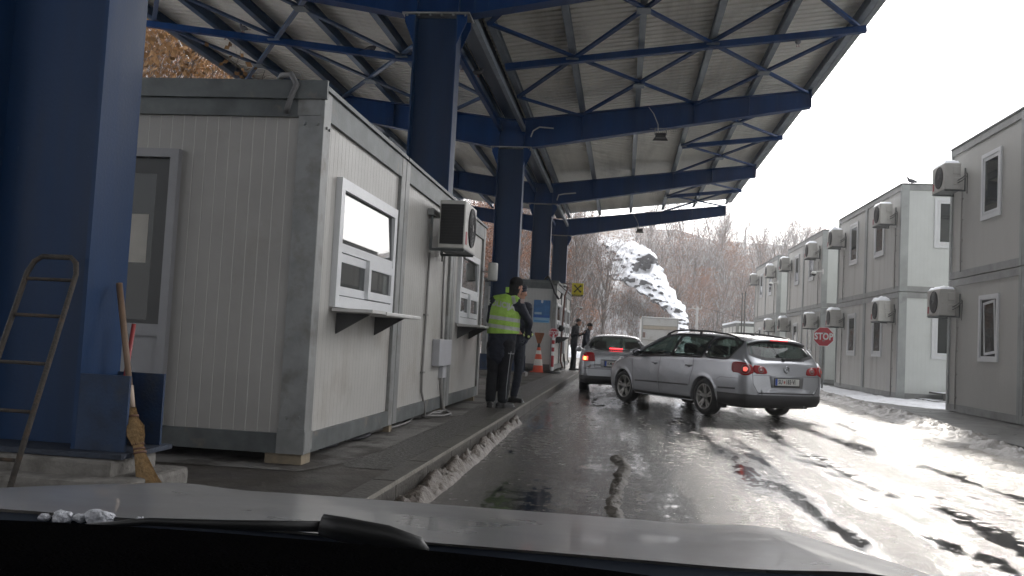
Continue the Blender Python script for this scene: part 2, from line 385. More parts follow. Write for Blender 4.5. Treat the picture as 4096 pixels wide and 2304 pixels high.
def heap(name, path, halfw, height, seed, m, label, dens=14, cell=.05, clump=3.0, base=0.0, sharp=1.0, gap=0.0):
    """a ragged heap of slush along a path: height field strip (x(y) centre line)"""
    mb = MB(); (xa, ya), (xb, yb) = path[0], path[-1]
    def cx(y):
        for (x0, y0), (x1, y1) in zip(path, path[1:]):
            if y0 <= y <= y1: t = (y-y0)/(y1-y0); return x0+(x1-x0)*t
        return path[-1][0]
    y = ya; rows = []; nx = dens
    while y <= yb:
        row = []
        hw = halfw*(1+.35*noise.noise(Vector((seed, y*.35, 0)))); c0 = cx(y)+.18*halfw*noise.noise(Vector((y*.8, seed, 3)))
        for i in range(nx+1):
            u = i/nx*2-1; x = c0+u*hw
            env = max(0, 1-abs(u)**1.7)
            n = fbm(x*clump, y*clump*.8, seed, 6)*.5+.5; n2 = noise.noise(Vector((x*clump*4, y*clump*4, seed)))*.25
            r = 1-abs(noise.noise(Vector((x*clump*1.7, y*clump*1.7, seed+9))))*1.3
            h = height*(env*(.25+.95*n*r+n2*env)-gap*(1-env)) - .012
            row.append(Vector((x+.3*cell*noise.noise(Vector((x*9, y*9, 1))), y, base+h*sharp)))
        rows.append(row); y += cell*(1+max(0, (y-10)*.06))
    n = nx+1; vs = [p for r in rows for p in r]
    fs = [(j*n+i, j*n+i+1, (j+1)*n+i+1, (j+1)*n+i) for j in range(len(rows)-1) for i in range(nx)]
    mb.add(vs, fs, 0, True)
    return solo(name, mb, m, label, 'slush', kind='stuff')
SLUSH = mat('dirty_slush', (.14, .13, .118), .42, 0, .35, 3, .8, 45, dirt=((.07, .06, .05), 5, .40, .60), snow=(1.0, .2, 6, .5), rvar=.15)
BSLUSH = mat('brown_wet_slush', (.11, .095, .072), .35, 0, .4, 3, .8, 50, dirt=((.045, .04, .033), 5, .46, .6), rvar=.15)
heap('slush_heap', [(4.75,7.5),(5.0,11.5),(5.25,16),(5.65,21),(5.75,27),(5.9,36),(6.0,60)], .5, .18, 2.3, SLUSH, 'ploughed ridge of dirty grey slush along the right pavement', 22, .05)
heap('slush_heap', [(4.1,6),(4.25,9),(4.3,14),(4.6,20),(5.0,30),(5.3,50)], .85, .085, 6.1, BSLUSH, 'flat brown slush thrown over the road beside the ridge', 26, .06, 2.6)
heap('slush_heap', [(-1.36,4.2),(-1.37,8.2),(-1.40,9.6),(-1.42,12.5)], .10, .15, 4.4, mat('kerb_slush', (.12, .10, .082), .5, 0, .3, 4, .8, 50, dirt=((.07, .055, .042), 6, .45, .6)), 'thin line of brown slush packed against the kerb', 12, .03, 7)
heap('slush_heap', [(.02,5.9),(-.02,6.8),(.06,8.6),(.0,9.4)], .13, .05, 8.4, mat('mud', (.05, .042, .032), .55, 0, .4, 5, .8, 50), 'streak of dark mud on the wet road ahead of the bonnet', 14, .03, 6, gap=.5)
SN2 = mat('trodden_snow', (.66, .67, .70), .6, 0, .12, 3, .7, 14, dirt=((.3, .28, .26), 4, .58, .75))
def sheet(name, poly, z, h, seed, m, label, cell=.1):
    """lumpy snow lying inside a plan outline"""
    from mathutils.geometry import intersect_point_line
    xs = [p[0] for p in poly]; ys = [p[1] for p in poly]; mb = MB(); nx = int((max(xs)-min(xs))/cell)+1; ny = int((max(ys)-min(ys))/cell)+1
    def inside(x, y):
        c = False; j = len(poly)-1; dm = 9
        for i in range(len(poly)):
            xi, yi = poly[i]; xj, yj = poly[j]
            if (yi > y) != (yj > y) and x < (xj-xi)*(y-yi)/(yj-yi)+xi: c = not c
            q, tt = intersect_point_line(Vector((x, y)), Vector((xi, yi)), Vector((xj, yj)))
            tt = max(0, min(1, tt)); qq = Vector((xi, yi)).lerp(Vector((xj, yj)), tt); dm = min(dm, (qq-Vector((x, y))).length); j = i
        return dm if c else -dm
    idx = {}; vs = []
    for i in range(nx+1):
        for j in range(ny+1):
            x = min(xs)+i*cell; y = min(ys)+j*cell; d = inside(x, y)+.18*fbm(x*2.5, y*2.5, seed)
            vs.append(Vector((x, y, z+min(1, max(-.3, d/.3))*h*(.7+.5*fbm(x*3, y*3, seed+2))-.004))); idx[i, j] = (len(vs)-1, d)
    fs = []
    for i in range(nx):
        for j in range(ny):
            q = [idx[i, j], idx[i+1, j], idx[i+1, j+1], idx[i, j+1]]
            if max(a[1] for a in q) > -.05: fs.append([a[0] for a in q])
    mb.add(vs, fs, 0, True); return solo(name, mb, m, label, 'snow', kind='stuff')
sheet('snow_patch', [(6.35,24.6),(7.3,22.6),(9,22.6),(9,26.7),(7.7,26.7),(7.65,36),(6.6,37),(6.3,30)], .03, .07, 3, SN2, 'trodden snow lying at the foot of the two storey cabins')
sheet('snow_patch', [(-2.2,63),(6,62),(7,80),(-9,80),(-9,64)], -.02, .9, 5, mat('deep_snow', (.78, .80, .84), .65, 0, .06, 2, .6, 5), 'deep snow bank at the end of the lane', .35)
# ------------------------------------------------------------------ canopy
XC = -3.37; YB = [4.92, 14.85, 25.2, 35.5, 45.8]; YEND = 45.35; YSTART = -6.0
def ztop(u): return 7.40+.123*u
def zbot(u): return 6.62 if u < .6 else 6.62+(u-.6)*.171
UP = [.45, 1.97, 3.5, 5.07, 6.57, 8.16]
canopy = thing('canopy', 'large blue steel canopy with corrugated butterfly roof over the checkpoint', 'canopy', (XC, 4.8, .15))
for yb in YB:
    c = MB(); z0 = .42 if yb < 6 else .3
    c.box(XC-.35, XC+.35, yb-.008, yb+.008, z0, 6.58)
    for s in (-1, 1): c.box(XC+s*.35, XC+s*.375, yb-.2, yb+.2, z0, 6.58)
    o = part('column', c, BLUE2, canopy, True)
    for s in (-1, 1):   # base gussets and head gussets
        for yy in (-.19, .19):
            c = MB(); c.box(XC+s*.376, XC+s*.67, yb+yy-.01, yb+yy+.01, z0, z0+.42); part('base_gusset', c, mat('dirty_blue_plate', (.006, .024, .065), .6, 0, .5, 5, .2, 50, dirt=((.03, .032, .035), 3, .5, .7)), o, True)
            c = MB(); c.prism([(0, 0), (0, -.5), (.16, -.12), (.16, 0)] if s > 0 else [(0, 0), (-.16, 0), (-.16, -.12), (0, -.5)], .02, Matrix.Translation((XC+s*.376, yb+yy+.01, 6.58)) @ Matrix.Rotation(pi/2, 4, 'X')); part('head_gusset', c, BLUE, o, True)
    c = MB(); c.box(XC-.58, XC+.58, yb-.24, yb+.24, 6.582, 6.612)
    for i in range(6):
        for s in (-1, 1): c.cyl((XC-.5+i*.2, yb+s*.2, 6.55), (XC-.5+i*.2, yb+s*.2, 6.582), .02, 6)
    part('cap_plate', c, GALV, o, True); c = MB(); c.box(XC-.7, XC+.7, yb-.28, yb+.28, z0-.03, z0-.002)
    for i in (-1, 1):
        for s in (-1, 1): c.cyl((XC+i*.58, yb+s*.1, z0), (XC+i*.58, yb+s*.1, z0+.12), .03, 6)
    part('base_plate', c, mat('dirty_base_plate', (.02, .028, .045), .7, 0, .5, 8, .4, 50), o, True)
    b = MB(); us = [0, .4, .6, 1.5, 3, 4.5, 6, 7.2, 8.2]
    for s in (-1, 1):
        for (ua, ub) in zip(us, us[1:]):
            xa, xb = XC+s*ua, XC+s*ub
            b.add([(xa, yb-.007, zbot(ua)), (xb, yb-.007, zbot(ub)), (xb, yb-.007, ztop(ub)), (xa, yb-.007, ztop(ua)),
                   (xa, yb+.007, zbot(ua)), (xb, yb+.007, zbot(ub)), (xb, yb+.007, ztop(ub)), (xa, yb+.007, ztop(ua))],
                  [(0,1,2,3),(7,6,5,4)])
            for zf, dz in ((zbot, -.0), (ztop, -.02)):
                b.add([(xa, yb-.15, zf(ua)+dz), (xb, yb-.15, zf(ub)+dz), (xb, yb+.15, zf(ub)+dz), (xa, yb+.15, zf(ua)+dz),
                       (xa, yb-.15, zf(ua)+dz+.02), (xb, yb-.15, zf(ub)+dz+.02), (xb, yb+.15, zf(ub)+dz+.02), (xa, yb+.15, zf(ua)+dz+.02)],
                      [(3,2,1,0),(4,5,6,7),(0,1,5,4),(2,3,7,6),(0,4,7,3),(1,2,6,5)])
        for u in UP[1:-1]:
            b.box(XC+s*u-.007, XC+s*u+.007, yb-.13, yb+.13, zbot(u)+.02, ztop(u)-.02)
        b.box(XC+s*8.2, XC+s*8.215, yb-.15, yb+.15, zbot(8.2), ztop(8.2))
        for yy in (-1, 1): b.box(XC+s*.36-.008, XC+s*.36+.008, yb+yy*.01, yb+yy*.14, 6.64, 7.40)
    part('beam', b, BLUE, canopy, True)
for s in (-1, 1):
    for i, u in enumerate(UP):
        p = MB(); x = XC+s*u; z0 = ztop(u)+.002; z1 = z0+.25
        p.box(x-.07, x+.07, YSTART, YEND, z0, z0+.012)
        p.box(x-.006, x+.006, YSTART, YEND, z0+.012, z1-.01)
        p.box(x-.055, x+.055, YSTART, YEND, z1-.01, z1)
        part('purlin', p, STEELP if s > 0 else [mat('blue_grey_purlin', (.03, .075, .15), .45, .2, .3, 3)], canopy, True)  # same paint on both wings; right wing coloured paler, as if lit
    # corrugated sheet
    r = MB(); y = YSTART; n = 0; prof = []
    while y < YEND:
        for dy, dz in ((0, 0), (.17, 0), (.185, .075), (.245, .075)): prof.append((y+dy, dz))
        y += .26
    ua, ub = .22, 8.42
    za, zb = ztop(ua)+.256, ztop(ub)+.256
    vs = []
    for (y, dz) in prof: vs += [(XC+s*ua, y, za+dz), (XC+s*ub, y, zb+dz)]
    r.add(vs, [(2*i, 2*i+1, 2*i+3, 2*i+2) for i in range(len(prof)-1)])
    part('roof_sheet', r, mat('roof_sheet_zinc', (.80, .775, .70), .5, .1, .10, 1.5, 0, dirt=((.36, .34, .29), .9, .5, .8), streak=2), canopy, True)
    e = MB(); e.box(XC+s*8.42, XC+s*8.435, YSTART, YEND, zb-.20, zb+.06); e.box(XC+s*8.30, XC+s*8.42, YSTART, YEND, zb-.20, zb-.185)
    part('edge_channel', e, mat('edge_channel_grey', (.16, .18, .19), .5, .3), canopy, True)
    # bracing
    for bay in range(-1, 4):
        ya = YB[bay] if bay >= 0 else YB[0]-10.0; yb2 = YB[bay+1]; full = bay <= 1
        P = lambda i, v: Vector((XC+s*UP[i], ya+(yb2-ya)*v, ztop(UP[i])-.045))
        i0 = 0 if full else 3
        m = MB(); m.bar(P(i0, .5)+Vector((0, 0, -.06)), P(5, .5)+Vector((s*.18, 0, -.06)), .15, .14)
        part('strut', m, BLUE, canopy, True)
        lines = []
        if full:
            lines = [((0,.25),(3,1)), ((0,.75),(1,1)), ((0,.25),(1,0)), ((0,.75),(3,0)), ((1,1),(5,0)), ((3,1),(5,.5)), ((3,0),(5,.5)), ((1,0),(5,1))]
        else:
            lines = [((3,.5),(5,1)), ((3,.5),(5,0)), ((3,1),(5,.5)), ((3,0),(5,.5))]
        for k_, (a, b) in enumerate(lines):
            m = MB(); dz = Vector((0, 0, -.03 if k_ % 2 else .022)); m.bar(P(*a)+dz, P(*b)+dz, .10, .055)
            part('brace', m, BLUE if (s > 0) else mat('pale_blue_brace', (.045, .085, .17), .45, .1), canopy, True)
        nodes = [(1,.5),(3,.5),(2,.25),(2,.75),(4,.25),(4,.75)] if full else [(4,.25),(4,.75),(3,.5)]
        for q in nodes:
            gz = MB(); c = P(*q); gz.box(c.x-.14, c.x+.14, c.y-.16, c.y+.16, c.z-.085, c.z-.062)
            gz.box(c.x-.02, c.x+.02, c.y-.02, c.y+.02, c.z-.062, c.z+.05)
            part('node_plate', gz, STEELP, canopy, True)
gt = MB(); gt.box(XC-.2, XC+.2, YSTART, YEND, 7.415, 7.43); gt.box(XC-.21, XC-.2, YSTART, YEND, 7.415, 7.66); gt.box(XC+.2, XC+.21, YSTART, YEND, 7.415, 7.66)
part('gutter', gt, mat('gutter_dark', (.03, .045, .07), .5), canopy, True)
for s in (-1, 1):
    for ya, yb2 in zip([YSTART]+YB, YB): 
        m = MB(); m.box(XC+s*.33-.05, XC+s*.33+.05, ya+.16, yb2-.16, 7.05, 7.19)
        part('strut', m, STEELP if s > 0 else BLUE, canopy, True)
gt = MB(); gt.box(XC-.4, XC+.4, YSTART, YEND, 7.74, 7.75); part('ridge_cover', gt, mat('gutter_dark', 0), canopy, True)
dp = MB(); dp.tube([(XC+.55, 25.0, 6.9), (XC+.62, 24.9, 7.05), (XC+.8, 24.85, 7.15), (XC+1.2, 24.85, 7.12)], .02, 6)
dp.tube([(XC+.55, 35.3, 6.75), (XC+.62, 35.2, 6.95), (XC+.85, 35.2, 7.0), (XC+1.3, 35.2, 7.05)], .025, 6)
part('conduit', dp, mat('pale_cable', (.4, .4, .38), .6), canopy, True)
pl = MB(); pl.box(XC-.86, -2.70, 4.60, 5.08, .145, .385, bev=.02); pl.box(XC-1.0, -2.53, 4.45, 5.16, .12, .30, bev=.03)
solo('plinth', pl, CONC, 'two stepped chipped concrete base under the near blue column', 'plinth', (XC, 4.8, .15))
for yb in YB[1:]:
    pl = MB(); pl.box(XC-.75, XC+.75, yb-.35, yb+.35, .14, .268, bev=.02)
    solo('plinth', pl, CONC, 'concrete base hidden behind the cabins under a far blue column', 'plinth', (XC, yb, .15), group='concrete bases of the far columns')
# floodlights under the beams with their cable
def flood(x, y, z, label):
    t = thing('floodlight', label, 'floodlight', (x, y, z), 0, 'floodlights under the canopy')
    h = MB(); M = Matrix.Rotation(rad(35), 4, 'X')
    h.box(-.2, .2, -.09, .09, -.16, -.02, M=M, bev=.015); h.prism([(-.2,-.0),(.2,-.0),(.3,-.16),(-.3,-.16)], .02, M @ Matrix.Translation((0, -.02, -.14)) @ Matrix.Rotation(pi/2, 4, 'X'))
    for k in range(5): h.box(-.17+k*.08, -.16+k*.08, -.1, .1, -.02, .05, M=M)
    part('housing', h, mat('lamp_housing', (.05, .05, .05), .5, .4), t)
    q = MB(); q.box(-.19, .19, -.08, .08, -.176, -.162, M=M); part('lens', q, mat('lamp_glass', (.45, .45, .42), .15), t)
    q = MB(); q.bar((-.22, 0, -.08), (-.22, 0, .18), .03, .01); q.bar((.22, 0, -.08), (.22, 0, .18), .03, .01); q.box(-.235, .235, -.015, .015, .18, .195)
    part('bracket', q, GALV, t)
    q = MB(); q.tube([(-.1, -.1, -.02), (-.12, -.16, .3), (-.3, -.2, .7), (-.5, -.2, .95)], .016, 5); part('cable', q, mat('pale_cable', (.4, .4, .38), .6), t)
    return t
for xx_, yy_, lb in ((.8, 25.0, 'floodlight with white cable under the canopy beam nearest to the camera'), (.62, 45.5, 'small floodlight hanging under the farthest canopy beam'), (-6.97, 14.3, 'floodlight under the left canopy wing above the cabin roof')):
    flood(xx_, yy_, zbot(abs(xx_-XC))-.14, lb).scale = (.72, .72, .72)
# anti perching spikes under beams
for yb, x in ((25.2, 1.0), (35.5, .7)):
    sp = MB()
    for k_ in range(14): sp.tube([(x-.45+k_*.065, yb, zbot(x-XC)), (x-.43+k_*.065, yb-.05, zbot(x-XC)-.09)], [.006, .003], 4)
    sp.box(x-.5, x+.5, yb-.012, yb+.012, zbot(x-XC)-.012, zbot(x-XC)-.001)
    solo('bird_spikes', sp, GALV, 'row of bird spikes below the canopy beam %s' % ('beside the big floodlight' if yb < 30 else 'second from the near end'), 'bird spikes', (x, yb, zbot(x-XC)), 'bird spikes on the beams')

# ------------------------------------------------------------------ pigeons
def pigeon(loc, rz, label):
    t = thing('pigeon', label, 'pigeon', loc, rz, 'pigeons perched about the canopy')
    b = MB(); b.tube([(-.17, 0, .05), (-.10, 0, .075), (-.02, 0, .10), (.06, 0, .125), (.09, 0, .165), (.105, 0, .20), (.125, 0, .215), (.15, 0, .212)], [.018, .04, .062, .058, .036, .028, .027, .010], 10)
    b.tube([(.15, 0, .212), (.175, 0, .205)], [.008, .002], 6)
    part('body', b, mat('pigeon_grey', (.07, .07, .08), .7, 0, .3, 30), t)
    b = MB(); b.add([(-.13, -.03, .075), (-.27, -.045, .03), (-.27, .045, .03), (-.13, .03, .075), (-.13, 0, .06), (-.27, 0, .02)], [(0,1,2,3),(0,4,5,1),(4,3,2,5)]); part('tail', b, BLACK, t)
    for s in (-1, 1):
        b = MB(); b.tube([(0, s*.02, .06), (.0, s*.022, 0)], .005, 5); b.bar((-.01, s*.022, .003), (.03, s*.022, .003), .02, .005); part('leg', b, mat('pigeon_leg', (.25, .06, .05), .6), t)
    return t
pigeon((3.55, 20.1, 7.93), 1.2, 'pigeon puffed up on a brace near the outer edge of the canopy')
pigeon((-3.9, 19.9, 7.2), 2.0, 'pigeon perched on the strut behind the second column, left one of the pair')
pigeon((-3.6, 20.3, 7.2), .4, 'pigeon perched on the strut behind the second column, right one of the pair')
pigeon((-9.2, 19.9, 8.06), 2.6, 'pigeon sitting on the strut of the left wing above the cabin')
pigeon((-6.1, 20.0, 7.64), .2, 'pigeon standing on the left wing brace close to the second column')
pigeon((8.15, 27.2, 6.26), 2.5, 'pigeon on the roof edge of the pale two storey cabin')

# ------------------------------------------------------------------ windows and cabins
def window_tall(root, M, w, h, label=None, tilt=False, glass=None, warm=False, fm=None):
    fm = fm or PVC
    f = MB(); f.frame(0, w, 0, h, .085, .035, M); 
    f.frame(.085, w-.085, .085, h-.085, .018, .012, M, bot=.03)
    o = part('window', f, fm, root, True, label)
    S = M
    if tilt: S = M @ Matrix.Translation((w*.5+.05, h*.5, .002)) @ Matrix.Rotation(rad(5), 4, 'Z') @ Matrix.Diagonal((.74, .94, 1, 1)) @ Matrix.Translation((-w*.5, -h*.5, 0))
    s = MB(); s.frame(.105, w-.105, .118, h-.105, .055, .022, S); part('sash', s, fm, o, True)
    g = MB(); g.box(.16, w-.16, .173, h-.16, .006, .010, M=S); part('pane', g, glass or DGLASS, o, True)
    b = MB(); b.box(.084, w-.084, .084, h-.084, .0, .0045, M=M)  # sheet behind the pane coloured as an unlit room; warm ones glow
    part('room_sheet', b, mat('warm_room', (.62, .55, .33), .8, emit=((.9, .75, .35), .12)) if warm else mat('dark_pane_backing', (.035, .036, .036), .9, 0, .4, 3), o, True)
    return o
def window_service(root, M, w, h):
    f = MB(); f.frame(0, w, 0, h, .09, .05, M); f.box(.09, w-.09, h*.43, h*.43+.07, 0, .045, M=M)
    o = part('window', f, PVC, root, True)
    g = MB(); g.box(.088, w-.088, 0, h*.57-.155, 0, .004, M=M @ Matrix.Translation((0, h*.43+.067, .030)) @ Matrix.Rotation(rad(-2.6), 4, 'X')); part('pane', g, WGLASS, o, True)
    for x0, x1, dz in ((.09, w*.52, .022), (w*.48, w-.09, .046)):
        s = MB(); s.frame(x0, x1, .10, h*.43-.005, .07, dz, M @ Matrix.Translation((0, 0, dz*.4))); sh = part('sash', s, PVC, o, True)
        g = MB(); g.box(x0+.07, x1-.07, .17, h*.43-.075, dz*.8, dz*.8+.004, M=M); part('pane', g, WGLASS, sh, True)
    b = MB(); b.box(.089, w-.089, .089, h-.089, .001, .004, M=M); part('room_sheet', b, mat('room_behind', (.10, .095, .085), .9, 0, .5, 3), o, True)  # flat sheet with the dimness of the room put into its colour
    return o
def MX(y0, z0, X, sgn):   # plane facing sgn*X; local x runs so that it reads left to right from outside
    return basis((X, y0, z0), (0, 1 if sgn > 0 else -1, 0), (0, 0, 1))
def MYn(x0, z0, Y): return basis((x0, Y, z0), (1, 0, 0), (0, 0, 1))  # plane facing -Y

def cabin(root, x0, x1, y0, y1, z0, z1, wall_mats, post=.2, posty=.16, top=.2, bot=.17, fm=None, skip=()):
    """one steel framed module: galvanised posts and rails, panels let in 3 cm, roof"""
    fm = fm or GALV
    for xa, xb in ((x0, x0+post), (x1-post, x1)):
        for ya, yb in ((y0, y0+posty), (y1-posty, y1)):
            F = MB(); F.box(xa, xb, ya, yb, z0+bot*.0, z1-.0, bev=.006); fr = part('post', F, fm, root, True)
    for zc0, zc1 in ((z0, z0+bot), (z1-top, z1)):
        for q in ((x0+post, x1-post, y0+.004, y0+.12), (x0+post, x1-post, y1-.12, y1-.004), (x0+.004, x0+.12, y0+posty, y1-posty), (x1-.12, x1-.004, y0+posty, y1-posty)):
            R = MB(); R.box(*q, zc0, zc1); part('rail', R, GALVD if fm is GALV else fm, root, True)
    d = .035
    for q, mi in (((x0+d, x0+d+.04, y0+posty, y1-posty), 1), ((x1-d-.04, x1-d, y0+posty, y1-posty), 1), ((x0+post, x1-post, y0+d, y0+d+.04), 0), ((x0+post, x1-post, y1-d-.04, y1-d), 0)):
        W = MB(); W.box(*q, z0+bot, z1-top); part('wall', W, wall_mats[mi], root, True)
    return fr

X1, X0 = -2.27, -5.3
mods = [(6.38, 8.93), (8.95, 11.72), (11.74, 14.4)]
cabs = []
for i, (ya, yb) in enumerate(mods):
    lb = ['grey panel office cabin with the door, nearest to the camera', 'middle grey cabin with air conditioner and wall pipes', 'far grey cabin in the row with the high small window'][i]
    c = thing('office_cabin', lb, 'cabin', (X1, ya, .25), 0, 'office cabins joined in a row'); cabs.append(c)
    cabin(c, X0, X1, ya, yb, .235, 2.93, [PX, PY], bot=.145)
    r = MB(); r.box(X0+.03, X1-.03, ya+.02, yb-.02, 2.80, 2.90); part('roof', r, GALVD, c, True)
    r = MB(); r.box(X1-.06, X1+.02, ya+.002, yb-.002, 2.932, 2.965)
    if i == 0: r.box(X0, X1+.02, ya-.03, ya-.002, 2.86, 3.0); r.box(X0, X1-.062, ya-.0, ya+.05, 2.932, 2.99)
    part('roof_trim', r, GALVD, c, True)
# front cabin: corner fitting, bolts, door
c = cabs[0]; b = MB()
b.box(X1-.205, X1+.004, 6.372, 6.379, .236, .42); part('corner_fitting', b, GALV, c, True); b = MB(); b.box(X1-.205, X1-.03, 6.371, 6.379, 2.74, 2.86)
for x in (X1-.05, X1-.15):
    for z in (2.68, .50): b.cyl((x, 6.36, z), (x, 6.38, z), .016, 8)
for y in (6.44, 6.50): b.cyl((X1-.01, y, 2.66), (X1+.012, y, 2.66), .012, 8)
part('corner_fitting', b, GALV, c, True); b = MB(); b.box(X1, X1+.004, 6.39, 6.55, .26, .40)
part('corner_fitting', b, GALV, c, True)
M = MYn(-4.35, .34, 6.415)
d = MB(); d.frame(0, .97, 0, 2.12, .065, .06, M)
do = part('door', d, mat('door_grey', (.26, .26, .27), .4, 0, .08, 6), c, True)
d = MB(); d.box(.067, .903, .03, .70, -.02, .02, M=M); part('door_panel', d, mat('door_grey', (.26, .26, .27), .4, 0, .08, 6), do, True)
d = MB(); d.box(.067, .903, .70, .79, -.01, .045, M=M); part('door_rail', d, mat('door_grey', (.26, .26, .27), .4, 0, .08, 6), do, True)
d = MB(); d.frame(.067, .903, .79, 2.053, .12, .012, M, bot=.03); part('glass_border', d, mat('door_black', (.012, .013, .013), .3), do, True)
d = MB(); d.box(.187, .783, .82, 1.933, .004, .007, M=M); part('pane', d, glass_mat('door_glass', (.25, .25, .25), 1.7, .4), do, True)
d = MB(); d.box(.066, .904, .78, 2.054, -.001, .0012, M=M); part('room_sheet', d, mat('door_room', (.16, .12, .08), .9, 0, .6, 1.5), do, True)  # sheet painted as the dim room behind the door glass
d = MB(); d.box(.40, .74, 1.25, 1.62, .0075, .009, M=M); part('notice', d, mat('paper', (.42, .40, .36), .8), do, True)
for i, (w0, w1) in ((0, (6.86, 8.64)), (2, (12.26, 13.86))):
    c = cabs[i]; M = MX(w0, 1.34, X1-.036, 1)
    window_service(c, M, w1-w0, 1.03)
    s = MB(); s.box(X1-.01, X1+.32, w0+.0, w0+.4, 1.305, 1.33); s.box(X1-.01, X1+.33, w0+.4, w1-.1, 1.297, 1.327, bev=.006)
    o = part('shelf', s, mat('pale_shelf', (.55, .54, .52), .35), c, True)
    for yy in (w0+.22, w1-.42):
        s = MB(); s.prism([(0, 0), (.28, 0), (0, -.17)], .03, basis((X1-.033, yy, 1.296), (1, 0, 0), (0, 0, 1)))
        part('shelf_bracket', s, mat('shelf_bracket_dark', (.05, .05, .05), .6), o, True)
# pipes and switch box on the middle cabin
c = cabs[1]; p = MB(); xw = X1-.015
p.tube([(xw, 10.30, 2.12), (xw, 10.30, 1.4), (xw, 10.26, .75), (xw, 10.28, .5), (xw+.01, 10.45, .32), (xw+.02, 10.45, .2)], .014, 7)
p.tube([(xw, 11.18, 2.2), (xw, 11.25, 1.4), (xw, 11.28, 1.12)], .014, 7)
for z in (1.39, .72): p.box(xw-.02, xw+.02, 10.24, 10.34, z-.01, z+.01)
p.tube([(X1, 11.33, .78), (X1+.0, 11.33, .5), (X1+.02, 11.40, .24), (X1+.05, 11.45, .19)], .022, 8)
part('wall_pipe', p, mat('pipe_grey', (.22, .21, .2), .5, .2), c, True)
p = MB(); p.box(X1-.034, X1+.06, 10.84, 11.62, .78, 1.11, bev=.01); p.box(X1-.034, X1+.02, 11.30, 11.52, .62, .775); part('switch_box', p, PVCD, c, True)
p = MB(); p.box(X1-.03, X1+.04, 10.15, 10.5, 2.55, 2.62); part('wall_clip', p, GALV, c, True)
# galvanised lamp cylinder at the far corner
t = thing('wall_speaker', 'pale upright cylinder on a short arm at the far corner of the cabins', 'speaker', (-2.11, 14.25, 2.2))
p = MB(); p.lathe([(0, -.14), (.075, -.14), (.08, -.13), (.08, .13), (.07, .145), (0, .15)], (0, 0, .02)); part('housing', p, mat('speaker_grey', (.42, .42, .4), .5), t)
p = MB(); p.lathe([(0, -.15), (.06, -.15), (.062, -.141)], (0, 0, .02)); part('grille', p, BLACK, t)
p = MB(); p.bar((-.17, 0, .02), (-.07, 0, .02), .025, .025); p.box(-.18, -.16, -.03, .03, -.04, .08); part('bracket', p, GALV, t)
# hose looped over the roof edge
p = MB(); p.tube([(-2.72, 6.5, 2.98), (-2.62, 6.38, 3.04), (-2.52, 6.31, 3.03), (-2.47, 6.30, 2.95), (-2.50, 6.29, 2.86), (-2.53, 6.31, 2.79), (-2.55, 6.34, 2.75)], .022, 10)
solo('hose', p, mat('grey_corrugated_hose', (.13, .13, .13), .5, 0, .2, 8, .6, 120), 'grey hose looped over the roof edge of the front cabin', 'hose', (-2.5, 6.35, 2.8))
# wooden blocks under the cabins and the cables on the ground
for n_, (x, y, lb) in enumerate(((-2.42, 6.5, 'pale wooden block under the front corner of the near cabin'), (-2.4, 9.0, 'small wooden wedge under the joint of the first two cabins'), (-2.4, 11.8, 'small wooden wedge under the joint of the last two cabins'), (-2.4, 14.2, 'small block under the far corner of the cabin row'))):
    p = MB()
    if n_ == 0: p.box(x-.15, x+.13, y-.09, y+.10, .156, .233, bev=.004)
    else: p.box(x-.1, x+.1, y-.05, y+.05, .156, .233, bev=.004)
    solo('wooden_block', p, mat('pale_wood', (.22, .18, .125), .8, 0, .25, 10, .3, 40), lb, 'block', (x, y, .156), 'blocks under the cabins')
p = MB()
for k_ in range(3):
    rr = random.Random(k_); pts = []
    for j in range(16):
        y = 11.5-j*.24; a = j/15
        pts.append((-2.36+.10*sin(j*.7+k_)*(1-a)-.1*a+k_*.03, y, .175+.03*abs(sin(j*.9+k_*2))*(1 if j < 3 else .3)))
    p.tube(pts, .014, 6)
p.tube([(-2.2+.0, 11.45, .19), (-2.12, 11.3, .175), (-2.15, 11.0, .17), (-2.25, 10.7, .19), (-2.3, 10.45, .2)], .016, 6)
solo('cable_bundle', p, mat('grey_cable', (.13, .125, .12), .55), 'bundle of grey cables lying along the foot of the cabins', 'cables', (-2.35, 10, .16))
p = MB(); p.tube([(-2.62, 8.1, .19), (-2.5, 7.85, .19), (-2.42, 7.6, .18), (-2.46, 7.3, .18)], .03, 6); p.ell((-2.4, 8.2, .19), (.10, .32, .03), 10, 5)
solo('rag', p, mat('dark_rag', (.04, .04, .045), .9, 0, .3, 12, 1, 20), 'dark wet rag lying under the near cabin', 'rag', (-2.4, 8, .16))

